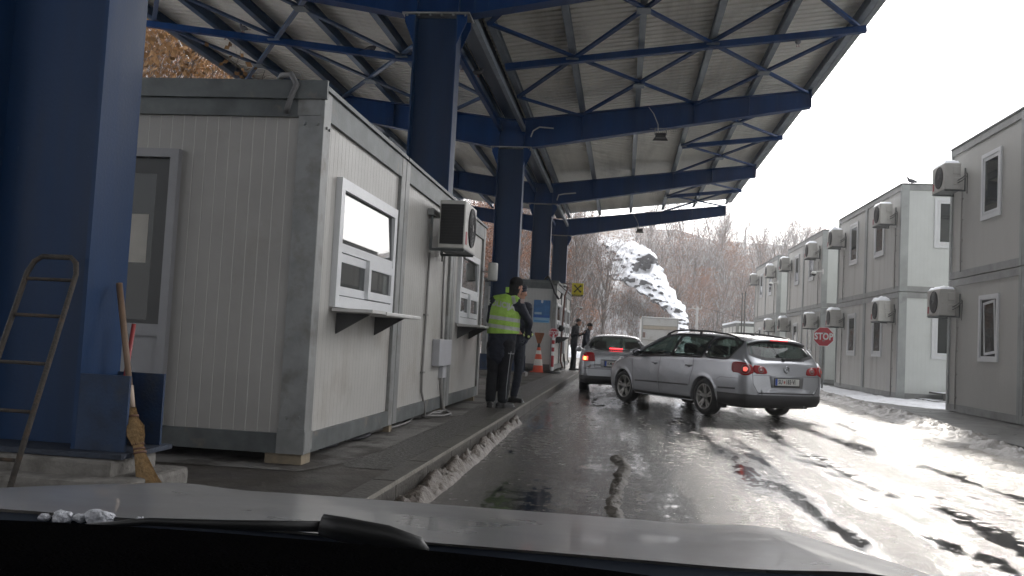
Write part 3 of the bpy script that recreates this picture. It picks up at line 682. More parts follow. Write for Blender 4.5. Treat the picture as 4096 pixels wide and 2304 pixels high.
# ------------------------------------------------------------------ air conditioners (outward = -X, wall plane at x = 0)
def make_ac(loc):
    t = thing('air_conditioner', 'x', 'air conditioner', loc, 0, 'outdoor air conditioner units on the cabins')
    b = MB(); b.box(-.47, -.12, -.42, .42, 0, .60, bev=.018); part('casing', b, mat('ac_casing', (.50, .49, .46), .45, 0, .08, 5, dirt=((.33, .30, .26), 5, .6, .8)), t)
    b = MB(); n = 28
    ring = [(.0+.255*sin(2*pi*k/n), .31+.255*cos(2*pi*k/n)) for k in range(n)]
    b.prism(ring, .012, basis((-.472, -.06, 0), (0, -1, 0), (0, 0, 1)))
    g = part('fan_grille', b, BLACK, t)
    b = MB()
    for r_ in (.245, .20, .155, .11, .07):
        pts = [(-.488, -.06+r_*sin(2*pi*k/32), .31+r_*cos(2*pi*k/32)) for k in range(33)]; b.tube(pts, .004, 4, caps=False)
    for k in range(12): b.bar((-.488, -.06, .31), (-.488, -.06+.25*sin(pi*k/6), .31+.25*cos(pi*k/6)), .004, .004)
    b.cyl((-.485, -.06, .31), (-.495, -.06, .31), .045, 14)
    part('guard', b, mat('ac_guard', (.09, .09, .09), .5), g)
    b = MB(); b.box(-.45, -.14, .422, .428, .05, .55)
    for k in range(14): b.box(-.45, -.14, .428, .434, .06+k*.035, .07+k*.035)
    part('coil_grille', b, BLACK, t)
    b = MB(); b.box(-.30, -.15, -.455, -.424, .34, .52, bev=.012); b.box(-.28, -.14, -.45, -.424, .10, .26, bev=.01); part('valve_cover', b, mat('ac_casing', 0), t)
    b = MB()
    for z in (.14, .20): b.tube([(-.2, -.44, z), (-.2, -.50, z), (-.12, -.52, z+.05), (-.03, -.50, z+.16), (.0, -.48, z+.14), (.0, -.47, -.1)], .012, 6)
    part('pipe', b, mat('pipe_dark', (.12, .115, .11), .6), t)
    b = MB(); b.box(-.475, -.472, .26, .36, .06, .22); part('sticker', b, mat('ac_sticker', (.35, .05, .06), .5), t)
    b = MB()
    for y in (-.36, .36): b.bar((-.46, y, -.02), (.0, y, -.02), .035, .03); b.bar((-.01, y, -.02), (-.01, y, .5), .035, .012)
    b.box(-.47, -.10, -.42, .42, -.012, -.002); part('bracket', b, GALVD, t)
    return t
def snowcap(t, seed, h=.09):
    b = MB(); nx, ny = 8, 16; vs = []
    for i in range(nx+1):
        for j in range(ny+1):
            u = i/nx*2-1; v = j/ny*2-1; e = max(0, (1-abs(u)**5)*(1-abs(v)**6))
            vs.append((-.295+u*.17, v*.41, .598+(h*(.75+.35*noise.noise(Vector((u*2, v*3, seed))))*e**.35)))
    b.add(vs, [(i*(ny+1)+j, (i+1)*(ny+1)+j, (i+1)*(ny+1)+j+1, i*(ny+1)+j+1) for i in range(nx) for j in range(ny)], 0, True)
    return part('snow_cap', b, SNOW, t)
ac0 = make_ac((X1-.0, 10.55, 2.12)); ac0.rotation_euler.z = pi
tag(ac0, 'outdoor air conditioner with dark fan on the wall of the middle grey cabin'); ac0.scale = (.88, .9, .93); ac0.location.z = 2.17

# ------------------------------------------------------------------ two storey cabin blocks on the right
def block(x0, x1, y0, ymid, y1, z1, label, wins, endwins=(), pipes=(), far=False, wm=None, group='two storey cabin blocks'):
    t = thing('cabin_block', label, 'cabin block', (x0, y0, 0), 0, group)
    zm = z1/2
    wm = wm or [PXC, PYC]
    for (za, zb) in ((.05, zm-.01), (zm+.01, z1)):
        for (ya, yb) in ((y0, ymid-.005), (ymid+.005, y1)):
            PM = mat('post_galv', (.33, .345, .34), .5, .25, .2, 2, dirt=((.22, .22, .22), 3, .55, .75))
            for q in ((x0, x0+.22, ya, ya+.12), (x0, x0+.22, yb-.12, yb), (x1-.22, x1, ya, ya+.12), (x1-.22, x1, yb-.12, yb)):
                F = MB(); F.box(*q, za, zb, bev=.008); part('post', F, PM, t, True)
            for (ra, rb) in ((za, za+.16), (zb-.16, zb)):
                for q in ((x0+.004, x0+.1, ya+.12, yb-.12), (x0+.22, x1-.22, ya+.004, ya+.1)):
                    R = MB(); R.box(*q, ra, rb); part('rail', R, mat('rail_galv', (.27, .275, .27), .5, .3, .25, 3), t, True)
            for q, mi in (((x0+.03, x0+.07, ya+.12, yb-.12), 1), ((x0+.22, x1-.22, ya+.03, ya+.07), 0), ((x0+.22, x1-.22, yb-.07, yb-.03), 0), ((x1-.07, x1-.03, ya+.12, yb-.12), 1)):
                W = MB(); W.box(*q, za+.16, zb-.16); part('wall', W, wm[mi], t, True)
        if zb < z1: 
            R = MB(); R.box(x0+.02, x1-.02, y0+.02, y1-.02, zb-.05, zb+.0); part('floor', R, GALVD, t, True)
    R = MB(); R.box(x0+.02, x1-.02, y0+.02, y1-.02, z1-.10, z1-.02); R.box(x0-.015, x0+.06, y0, y1, z1+.002, z1+.04); R.box(x0+.06, x1, y0-.015, y0+.06, z1+.002, z1+.04); part('roof', R, GALVD, t, True)
    sn = MB(); vs = []; nx, ny = 4, 40
    for i in range(nx+1):
        for j in range(ny+1):
            x = x0+.07+i*(1.4/nx); y = y0+.07+j*((y1-y0-.14)/ny)
            vs.append((x, y, z1-.01+(.0 if i in (0, nx) or j in (0, ny) else .07)+.05*max(0, fbm(x*2, y*1.3, z1))))
    sn.add(vs, [(i*(ny+1)+j, (i+1)*(ny+1)+j, (i+1)*(ny+1)+j+1, i*(ny+1)+j+1) for i in range(nx) for j in range(ny)], 0, True); part('roof_snow', sn, SNOW, t, True)
    for (ya, yb, za, zb, kw) in wins: window_tall(t, MX(yb, za, x0+.028, -1), yb-ya, zb-za, fm=None, **kw)
    for (xa, xb, za, zb, kw) in endwins: window_tall(t, MYn(xa, za, y0+.028), xb-xa, zb-za, **kw)
    for (y, za, zb) in pipes:
        p = MB(); p.tube([(x0-.0, y, za), (x0-.0, y+.02, (za+zb)/2), (x0-.0, y, zb)], .016, 6)
        for k in range(4): p.box(x0-.02, x0+.03, y-.03, y+.03, za+(zb-za)*(k+.5)/4-.01, za+(zb-za)*(k+.5)/4+.01)
        part('wall_pipe', p, mat('pipe_pale', (.30, .29, .27), .5), t, True)
    return t
T = dict(tilt=True)
near = block(7.5, 12, 14.4, 18.2, 22.1, 6.12, 'grey two storey cabin block cut off by the right edge of the photo',
      [(19.25, 20.25, 1.2, 2.6, T), (19.25, 20.25, 4.2, 5.62, {}), (15.4, 16.4, 1.2, 2.6, {}), (15.4, 16.4, 4.2, 5.62, {})], (), [(21.5, .1, 2.2), (21.35, 3.2, 5.1)],
      wm=[PXC, mat('near_block_panel', (.42, .415, .39), .5, 0, .08, 2, 0, grooves=(1, .11, .004, .85), dirt=((.29, .28, .25), 2, .55, .9), streak=1)])
b2 = block(7.8, 12.5, 26.9, 30.7, 34.55, 6.2, 'two storey cabin block with bright end wall, second from the right',
      [(28.62, 29.66, 1.21, 2.65, {}), (31.75, 32.8, 1.21, 2.65, {}), (28.62, 29.66, 4.32, 5.75, {}), (31.75, 32.8, 4.35, 5.80, {})],
      [(8.72, 9.85, 1.22, 2.68, dict(warm=True)), (8.72, 9.85, 4.40, 5.84, dict(warm=True))], [(27.5, .1, 2.2), (27.4, 3.2, 5.0), (33.6, .1, 2.2), (33.6, 3.2, 5.0)])
b3 = block(7.85, 12.5, 37.4, 41.3, 45.2, 6.2, 'two storey cabin block with a dome camera on its corner, third from the right',
      [(39.1, 40.1, 1.21, 2.6, {}), (42.3, 43.3, 1.21, 2.6, {}), (39.1, 40.1, 4.32, 5.75, {}), (42.3, 43.3, 4.35, 5.75, {})], (), [(38.1, .1, 2.2), (38.1, 3.2, 5.0), (44.3, 3.2, 5.0)])
b4 = block(7.9, 12.5, 48.4, 52.3, 56.3, 6.25, 'farthest two storey cabin block behind the estate car roof',
      [(50.2, 51.2, 1.21, 2.6, {}), (53.4, 54.4, 1.21, 2.6, {}), (50.2, 51.2, 4.32, 5.75, {}), (53.4, 54.4, 4.35, 5.75, {})], (), [(49.2, .1, 2.2), (49.2, 3.2, 5.0), (55, 3.2, 5.0)])
lowc = thing('storage_cabin', 'low single storey cabin at the far end of the row on the right', 'cabin', (7.3, 60, 0))
cabin(lowc, 7.3, 11, 60, 68, .05, 3.0, [PXC, PYC], fm=GALV)
r = MB(); r.box(7.25, 11, 59.95, 68, 3.0, 3.12); part('roof', r, SNOW, lowc, True)
r = MB()
for yy in (62, 64, 66): r.box(7.31, 7.34, yy-.04, yy+.04, .3, 2.8)
part('seam', r, GALVD, lowc, True)
acs = [(7.53, 21.75, 2.20, 'snow capped air conditioner beside the tilted window of the nearest block, lower floor'), (7.53, 21.6, 5.05, 'snow capped air conditioner at the top of the nearest block on the right'),
       (7.83, 27.75, 2.25, 'lower air conditioner next to the bright end wall of the second block'), (7.83, 27.85, 5.12, 'upper air conditioner next to the bright end wall of the second block'),
       (7.83, 33.8, 2.22, 'lower air conditioner at the far end of the second block, right above the stop sign'), (7.83, 33.9, 5.12, 'upper air conditioner at the far end of the second block'),
       (7.88, 38.3, 2.25, 'lower air conditioner at the near end of the third block'), (7.88, 38.4, 5.15, 'upper air conditioner at the near end of the third block'),
       (7.88, 44.5, 2.25, 'lower air conditioner at the far end of the third block'), (7.88, 44.6, 5.15, 'upper air conditioner at the far end of the third block'),
       (7.93, 49.2, 2.30, 'lower air conditioner of the farthest block on the right'), (7.93, 49.4, 5.2, 'upper air conditioner at the near end of the farthest block'),
       (7.93, 55.4, 5.2, 'last upper air conditioner at the far end of the farthest block')]
first = True
for i, (x, y, z, lb) in enumerate(acs):
    a = dup(ac0, (x, y, z), 0, lb, 'outdoor air conditioner units on the cabins', (1, 1, 1))
    snowcap(a, i*3.1, .09+.03*(i % 3))
# steps between the blocks
t = thing('steps', 'dark wooden steps with snow against the bright end wall', 'steps', (8.9, 25.9, .03))
for k_ in range(2):
    s = MB(); s.box(8.3+k_*.35, 9.9, 25.4+k_*.35, 26.8, .05+k_*.2, .10+k_*.2); s.box(8.36+k_*.35, 9.8, 25.45+k_*.35, 25.5+k_*.35, .03, .05+k_*.2); part('tread', s, mat('wet_dark_board', (.08, .075, .07), .5, snow=(.5, .2, 5, .9)), t, True)
# dome cameras
def dome(x, y, z, label, sgn=1):
    t = thing('dome_camera', label, 'security camera', (x, y, z), 0, 'dome security cameras')
    b = MB(); b.lathe([(0, .10), (.05, .10), (.10, .06), (.11, 0), (.10, -.01)]); b.bar((0, 0, .08), (sgn*.35, 0, .12), .05, .05); b.box(sgn*.33, sgn*.37, -.07, .07, 0, .2); part('housing', b, mat('camera_white', (.6, .6, .58), .4), t)
    b = MB(); b.lathe([(.095, -.01), (.085, -.05), (.05, -.085), (0, -.10)]); part('dome', b, mat('camera_dome', (.04, .04, .045), .1), t); return t
dome(7.5, 37.25, 4.42, 'dome camera on the corner of the third block')
dome(7.55, 48.2, 4.75, 'dome camera on the corner of the farthest block')
for dd in (dome(-1.95, 29.45, 3.0, 'dome camera on the near roof corner of the far booth', -1), dome(-1.75, 37.25, 2.6, 'small dome camera beyond the far end of the booth', -1)): dd.scale = (.6, .6, .6)
# two thin posts by the far block
for y, lb in ((58.5, 'left one of two thin dark posts at the far block'), (57.2, 'right one of two thin dark posts at the far block')):
    p = MB(); p.tube([(7.45, y, 0), (7.45, y, 4.85)], .045, 8); p.box(7.40, 7.50, y-.05, y+.05, 4.85, 4.88)
    solo('post', p, mat('dark_post', (.05, .045, .04), .6), lb, 'post', (7.45, y, 0), 'thin posts at the far block')

# ------------------------------------------------------------------ far booth
kx1, ky0 = -2.19, 29.35
booth = thing('booth', 'far grey border booth with blue poster behind the two policemen', 'booth', (kx1, ky0, .15))
for j, (ya, yb) in enumerate(((29.35, 32.0), (32.02, 34.6), (34.62, 37.3))):
    cabin(booth, -4.6, kx1, ya, yb, .24, 3.08, [mat('booth_panel', (.42, .42, .40), .5, 0, .06, 2, 0, grooves=(0, .11, .004, 1.1), dirt=((.3, .28, .25), 1.5, .55, .85)), PY], post=.14, posty=.12)
    r = MB(); r.box(-4.6, kx1, ya, yb, 3.0, 3.06); part('roof', r, GALVD, booth, True)
    window_service(booth, MX(ya+.35, 1.35, kx1-.036, 1), 1.9, 1.1)
r = MB(); r.box(-4.65, kx1+.05, 29.3, 29.42, 3.082, 3.16); r.box(kx1-.05, kx1+.05, 29.42, 37.3, 3.082, 3.14); r.box(-4.6, kx1-.05, 29.42, 37.3, 3.08, 3.1); part('roof_trim', r, GALVD, booth, True)
r = MB(); r.box(kx1, kx1+.42, 30.0, 31.6, 1.30, 1.33); r.prism([(0, 0), (.35, 0), (0, -.2)], .03, basis((kx1-.03, 30.2, 1.298), (1, 0, 0), (0, 0, 1))); r.prism([(0, 0), (.35, 0), (0, -.2)], .03, basis((kx1-.03, 31.3, 1.298), (1, 0, 0), (0, 0, 1))); part('shelf', r, mat('shelf_bracket_dark', 0), booth, True)
r = MB(); r.box(kx1-.03, kx1+.12, 32.3, 33.2, .75, 1.2, bev=.01); part('switch_box', r, PVCD, booth, True)
r = MB(); r.ell((kx1+.12, 30.4, 1.62), (.10, .07, .11), 12, 8); r.bar((kx1, 30.4, 1.62), (kx1+.1, 30.4, 1.62), .03, .03); part('speaker', r, BLACK, booth, True)
def pole_cable(pts, r, nm, lb, m=None):
    p = MB(); p.tube(pts, r, 7); return solo(nm, p, m or mat('black_cable', (.015, .015, .016), .5), lb, 'cable', pts[0], 'cables hanging on the far booth')
pole_cable([(-2.62, 29.5, 3.2), (-2.5, 29.25, 3.28), (-2.38, 29.2, 3.1), (-2.25, 29.22, 2.75), (-2.12, 29.25, 2.55), (-2.05, 29.3, 2.58), (-2.02, 29.3, 2.75)], .035, 'cable', 'thick black cable hooked over the roof corner of the far booth')
pole_cable([(-2.1, 31.8, 3.14), (-1.98, 31.75, 3.1), (-2.08, 31.7, 2.8), (-2.13, 31.75, 1.5), (-2.13, 31.75, .5), (-2.05, 31.9, .25)], .03, 'cable', 'rust coloured cable running down the road side of the far booth', mat('rust_cable', (.14, .05, .035), .6))
pole_cable([(-2.1, 32.9, .75), (-2.05, 32.8, .45), (-2.0, 32.3, .2), (-2.1, 31.6, .2)], .025, 'cable', 'black cable drooping below the switch box of the far booth')
# blue poster
P = MB(); M = MYn(-2.93, 1.76, 29.352-.001)
P.box(0, .54, .18, .74, .0, .004, M=M); p0 = None
po = solo('poster', P, mat('poster_blue', (.035, .14, .33), .3, 0, .35, 5), 'blue information poster on the end wall of the far booth', 'poster', (-2.66, 29.35, 1.76))
def padd(x0, x1, y0, y1, m, d=.005):
    q = MB(); q.box(x0, x1, y0, y1, .0041, d, M=M); q.v = [v-po.location for v in q.v]; return part('print', q, m, po)
q = padd(0, .54, .0, .18, mat('poster_light', (.22, .42, .6), .3)); padd(.03, .51, .03, .07, mat('poster_mid', (.06, .25, .5), .3), .0056)
padd(.03, .27, .27, .34, mat('poster_grey', (.3, .42, .5), .4)); padd(0, .54, .165, .24, mat('poster_deep', (.02, .10, .35), .3), .0052)
q = MB(); q.prism([(.235, .74), (.235, .66), (.27, .63), (.305, .66), (.305, .74)], .0021, M @ Matrix.Translation((0, 0, .0041))); q.v = [v-po.location for v in q.v]; part('print', q, mat('poster_white', (.5, .55, .6), .4), po)
for k_ in range(3):
    q = MB(); q.box(.05, .48-.05*k_, .10+.022*k_, .112+.022*k_, .0052, .0058, M=M); q.v = [v-po.location for v in q.v]; part('print', q, mat('poster_grey', 0), po)
# yellow hanging sign with crossed gable heads
ys = thing('hanging_sign', 'square yellow sign with crossed black emblem hanging off the far booth', 'sign', (-1.93, 37.2, 3.2))
s = MB(); s.box(-.24, .24, -.05, .05, -.05, .42, bev=.006); part('sign_box', s, mat('sign_yellow', (.72, .60, .02), .4, 0, .05, 5), ys)
s = MB(); MM = basis((0, -.052, .19), (1, 0, 0), (0, 0, 1))
for sg in (-1, 1):
    R = MM @ Matrix.Rotation(sg*rad(47), 4, 'Z')
    s.box(-.19, .12, -.022, .022, 0, .003+(.001 if sg > 0 else 0), M=R)
    s.prism([(.12, -.022), (.16, -.055), (.19, -.05), (.21, -.01), (.19, .03), (.12, .022)] if sg > 0 else [(.12, .022), (.16, .055), (.19, .05), (.21, .01), (.19, -.03), (.12, -.022)], .003+(.001 if sg > 0 else 0), R)
    s.box(-.20, -.15, -.03, .03, 0, .0035, M=R)
part('emblem', s, mat('emblem_black', (.02, .018, .015), .5), ys)
s = MB(); s.box(-.24, .22, -.045, .045, -.13, -.052); part('name_strip', s, mat('emblem_black', 0), ys)
tx = text_mb('RAIFFEISEN', .07, .002, .001); place(tx, basis((-.01, -.047, -.09), (1, 0, 0), (0, 0, 1))); part('lettering', tx, mat('sign_yellow', 0), ys)
s = MB(); s.bar((-.62, 0, .38), (-.24, 0, .38), .03, .03); s.bar((-.62, 0, .1), (-.24, 0, .1), .03, .03) if False else None; s.bar((-.45, 0, .38), (-.45, 0, -.06), .03, .03); s.bar((-.45, 0, -.06), (-.26, 0, -.02), .02, .02); part('bracket', s, mat('bracket_red', (.12, .04, .035), .6), ys)

# ------------------------------------------------------------------ stop signs, cone, bollard
def octagon(r): return [(r*cos(pi/8+k*pi/4), r*sin(pi/8+k*pi/4)) for k in range(8)]
def stop_sign(loc, r, zc, label, pole=True, rz=0):
    t = thing('stop_sign', label, 'stop sign', loc, rz)
    M = basis((0, -.03, zc), (1, 0, 0), (0, 0, 1))
    s = MB(); s.prism(octagon(r), .012, M @ Matrix.Translation((0, 0, -.012))); pn = part('panel', s, WHITE, t)
    s = MB(); s.prism(octagon(r*.945), .003, M @ Matrix.Translation((0, 0, .0005))); part('red_face', s, RED, pn)
    if not pole:
        s = MB(); n = 8; ra, rb = r*.84, r*.80
        o1 = octagon(ra); o2 = octagon(rb); vs = [M @ Vector((x, y, .0055)) for x, y in o1]+[M @ Vector((x, y, .0055)) for x, y in o2]
        s.add(vs, [(k, (k+1) % 8, 8+(k+1) % 8, 8+k) for k in range(8)]); part('border_line', s, WHITE, pn)
    tx = text_mb('STOP', r*.74, .003, r*.025, 1.05); place(tx, M @ Matrix.Translation((0, 0, .0055)) @ Matrix.Diagonal((.92, 1.22, 1, 1))); part('lettering', tx, WHITE, pn)
    if pole:
        s = MB(); s.tube([(0, 0, -.2), (0, 0, zc+r*.6)], .03, 12); s.box(-.04, .04, -.036, .036, zc-.15, zc-.12); s.box(-.04, .04, -.036, .036, zc+.12, zc+.15); part('pole', s, GALV, t)
    return t
stop_sign((6.62, 31, .03), .345, 1.755, 'large red stop sign on a pole in front of the right hand cabins', True, rad(-4))
t = stop_sign((-2.19, 28.75, .155), .168, 1.28, 'small round looking stop sign on a striped post by the far booth', False)
s = MB(); s.lathe([(0, .0), (.22, 0), (.24, .02), (.22, .05), (.08, .08), (0, .08)], n=20); s.v = [Vector((v.x*1.2, v.y*.8, v.z)) for v in s.v]; part('foot', s, BLACK, t)
s = MB(); z = .07; cols = []
for k_, (dz, mi) in enumerate(((.13, 1), (.36, 0), (.13, 1), (.13, 0), (.11, 1), (.12, 0), (.16, 1))):
    s.lathe([(.045, z), (.045, z+dz)], n=16, mi=mi); z += dz
s.lathe([(.045, z), (.03, z+.03), (0, z+.035)], n=16, mi=1)
part('post', s, [mat('bollard_red', (.42, .02, .03), .4), WHITE], t)
# cone with orange bat light on top
t = thing('traffic_cone', 'orange and white traffic cone with a hand paddle stuck in its top', 'traffic cone', (-2.66, 28.95, .155))
s = MB(); s.box(-.23, .23, -.23, .23, 0, .035, bev=.012); part('base', s, mat('cone_orange', (.62, .08, .03), .5, 0, .12, 5), t)
s = MB(); prof = [(.17, .035, 0), (.148, .22, 0), (.148, .22, 1), (.118, .42, 1), (.118, .42, 0), (.092, .58, 0), (.092, .58, 1), (.070, .70, 1), (.07, .70, 0), (.052, .80, 0)]
for a, b in zip(prof[::2], prof[1::2]): s.lathe([(a[0], a[1]), (b[0], b[1])], mi=a[2])
part('cone_body', s, [mat('cone_orange', 0), mat('cone_white', (.62, .6, .55), .4)], t)
t2 = thing('paddle', 'dirty orange triangular paddle stuck in the traffic cone', 'paddle', (-2.66, 28.95, .155))
s = MB(); s.lathe([(0, .93), (.03, .93), (.05, .80), (.035, .70)][::-1]); part('grip', s, BLACK, t2)
s = MB(); s.prism([(-.05, .92), (.05, .92), (.16, 1.24), (.14, 1.27), (-.14, 1.27), (-.16, 1.24)], .03, basis((0, .015, 0), (1, 0, 0), (0, 0, 1))); part('blade', s, mat('paddle_orange', (.25, .085, .03), .6, 0, .35, 6), t2)
s = MB(); s.box(-3.62, -3.30, 28.4, 28.6, .15, .72, bev=.01)
solo('blue_box', s, mat('blue_bin', (.02, .05, .12), .5), 'small dark blue box standing left of the cone', 'box', (-3.46, 28.5, .15))

# ------------------------------------------------------------------ ladder and broom by the first column
RUST = mat('rusty_tube', (.040, .034, .028), .75, .1, .4, 12, .5, 80, dirt=((.075, .045, .026), 14, .5, .7))
t = thing('ladder', 'rusty tubular ladder leaning on the near blue column', 'ladder', (-3.2, 4.35, .15))
# rails lean to the right and back
def LP(u, s): return Vector((-3.145+.13*(1-u), 4.02+.63*u, .30+1.18*u)) + Vector((s*.145, 0, 0))
s = MB(); pts = [LP(0, -1), LP(.5, -1), LP(.92, -1), LP(.975, -.85), LP(1, -.6), LP(1.0, .6), LP(.975, .85), LP(.92, 1), LP(.5, 1), LP(-.12, 1)]
s.tube(pts, .015, 8); part('side_rails', s, RUST, t, True)
for u in (.12, .31, .51, .72, .89):
    s = MB(); s.tube([LP(u, -1), LP(u, 1)], .010, 6); part('rung', s, RUST, t, True)
t = thing('broom', 'straw broom with long wooden handle leaning on the near blue column', 'broom', (-2.6, 4.9, .3))
a, b = Vector((-2.93, 4.93, 1.36)), Vector((-2.72, 4.80, .66)); 
s = MB(); s.tube([a, a.lerp(b, .5), b], [.019, .018, .016], 10); part('handle', s, mat('broom_wood', (.15, .095, .06), .6, 0, .25, 30, streak=1), t, True)
s = MB(); s.tube([a.lerp(b, .83), b], [.0205, .019], 10); part('label_strip', s, mat('broom_label', (.42, .33, .26), .6), t, True)
d = (b-a).normalized(); STR = mat('broom_straw', (.27, .175, .08), .8, 0, .35, 40, .6, 60); W_ = mat('broom_binding', (.12, .06, .035), .7)
s = MB(); rr = random.Random(3)
c0 = b; L1 = .36
for k_ in range(240):
    an = rr.uniform(0, 2*pi); q = sqrt(rr.random()); o1 = Vector((cos(an), sin(an), 0))*q
    bend = Vector((.10, -.02, 0))
    Rk = (.022, .030, .055, .050, .028, .030, .055, .085); T_ = (0, .12, .20, .30, .42, .50, .72, 1.0)
    pts = [c0+d*(tt*.52*(1 if tt < 1 else rr.uniform(.9, 1.03)))+o1*r_+bend*tt*tt for tt, r_ in zip(T_, Rk)]
    s.tube(pts, [.0035]*7+[.0015], 3, caps=False, smooth=False)
part('bristles', s, STR, t, True)
s = MB()
for tt, r_ in ((.10, .032), (.40, .034), (.45, .032), (.49, .035)):
    c_ = c0+d*tt*.52+Vector((.10, -.02, 0))*tt*tt
    s.tube([c_-d*.006, c_+d*.006], [r_, r_], 14)
part('binding', s, W_, t, True)
s = MB(); s.tube([(-2.90, 4.99, .42), (-2.885, 4.99, .78), (-2.86, 5.0, 1.13)], [.014, .014, .013], 8)
solo('red_stick', s, mat('red_stick', (.25, .035, .035), .5), 'red handle standing behind the straw broom', 'stick', (-2.9, 4.99, .42))
s = MB(); s.tube([(-2.885,4.99,.42),(-2.885,4.99,.40)],.014,6)
# ------------------------------------------------------------------ hills
TOE = [(-15, -10), (-15, 26), (-13.5, 48), (-9, 66), (-2, 79), (3.2, 84), (6.5, 86), (7.2, 90), (6.5, 100), (3, 118)]
def toe_dist(x, y):
    """distance behind the toe line of the near spur (positive uphill)"""
    best = 1e9; sg = 1; p = Vector((x, y))
    for (x0, y0), (x1, y1) in zip(TOE, TOE[1:]):
        a = Vector((x0, y0)); b = Vector((x1, y1)); d = b-a; t = max(0, min(1, (p-a).dot(d)/d.length_squared)); q = a+d*t; r = (p-q)
        if r.length < best: best = r.length; sg = 1 if (d.x*r.y-d.y*r.x) > 0 else -1
    return best*sg
def hspur(x, y):
    d = toe_dist(x, y)
    if d <= 0: return -.5
    h = .75*d if d < 16 else 12+.5*(d-16)
    cap = 11.2 if y > 60 else 11.2+(60-y)*.35
    return min(h, cap+.02*d)+1.0*fbm(x*.09, y*.09, 2, 4)*min(1, d/6)
def hfar(x, y):
    d = y-(104+.10*abs(x-10)+4*noise.noise(Vector((x*.03, 0, 5))))
    if d <= 0: return -.5
    h = .30*d
    return h*(1-.0018*max(0, x-8))+1.6*fbm(x*.05, y*.05, 8, 4)*min(1, d/10)
HILL = mat('snowy_leaf_litter', (.60, .61, .64), .8, 0, .15, .5, .5, 2, dirt=((.17, .12, .085), .55, .40, .56))
def terrain(name, fn, x0, x1, y0, y1, st, mt):
    mb = MB(); nx = int((x1-x0)/st); ny = int((y1-y0)/st); vs = []
    for i in range(nx+1):
        for j in range(ny+1):
            x = x0+i*st; y = y0+j*st; vs.append((x, y, fn(x, y)))
    mb.add(vs, [(i*(ny+1)+j, (i+1)*(ny+1)+j, (i+1)*(ny+1)+j+1, i*(ny+1)+j+1) for i in range(nx) for j in range(ny)], 0, True)
    return solo(name, mb, mt, None, None, kind='structure')
terrain('hill', hspur, -75, 14, 0, 100, 1.4, mat('snowy_slope', (.74, .75, .78), .8, 0, .12, .5, .5, 2, dirt=((.17, .12, .085), .55, .50, .66)))
terrain('hill', hfar, -60, 110, 100, 190, 2.6, HILL)
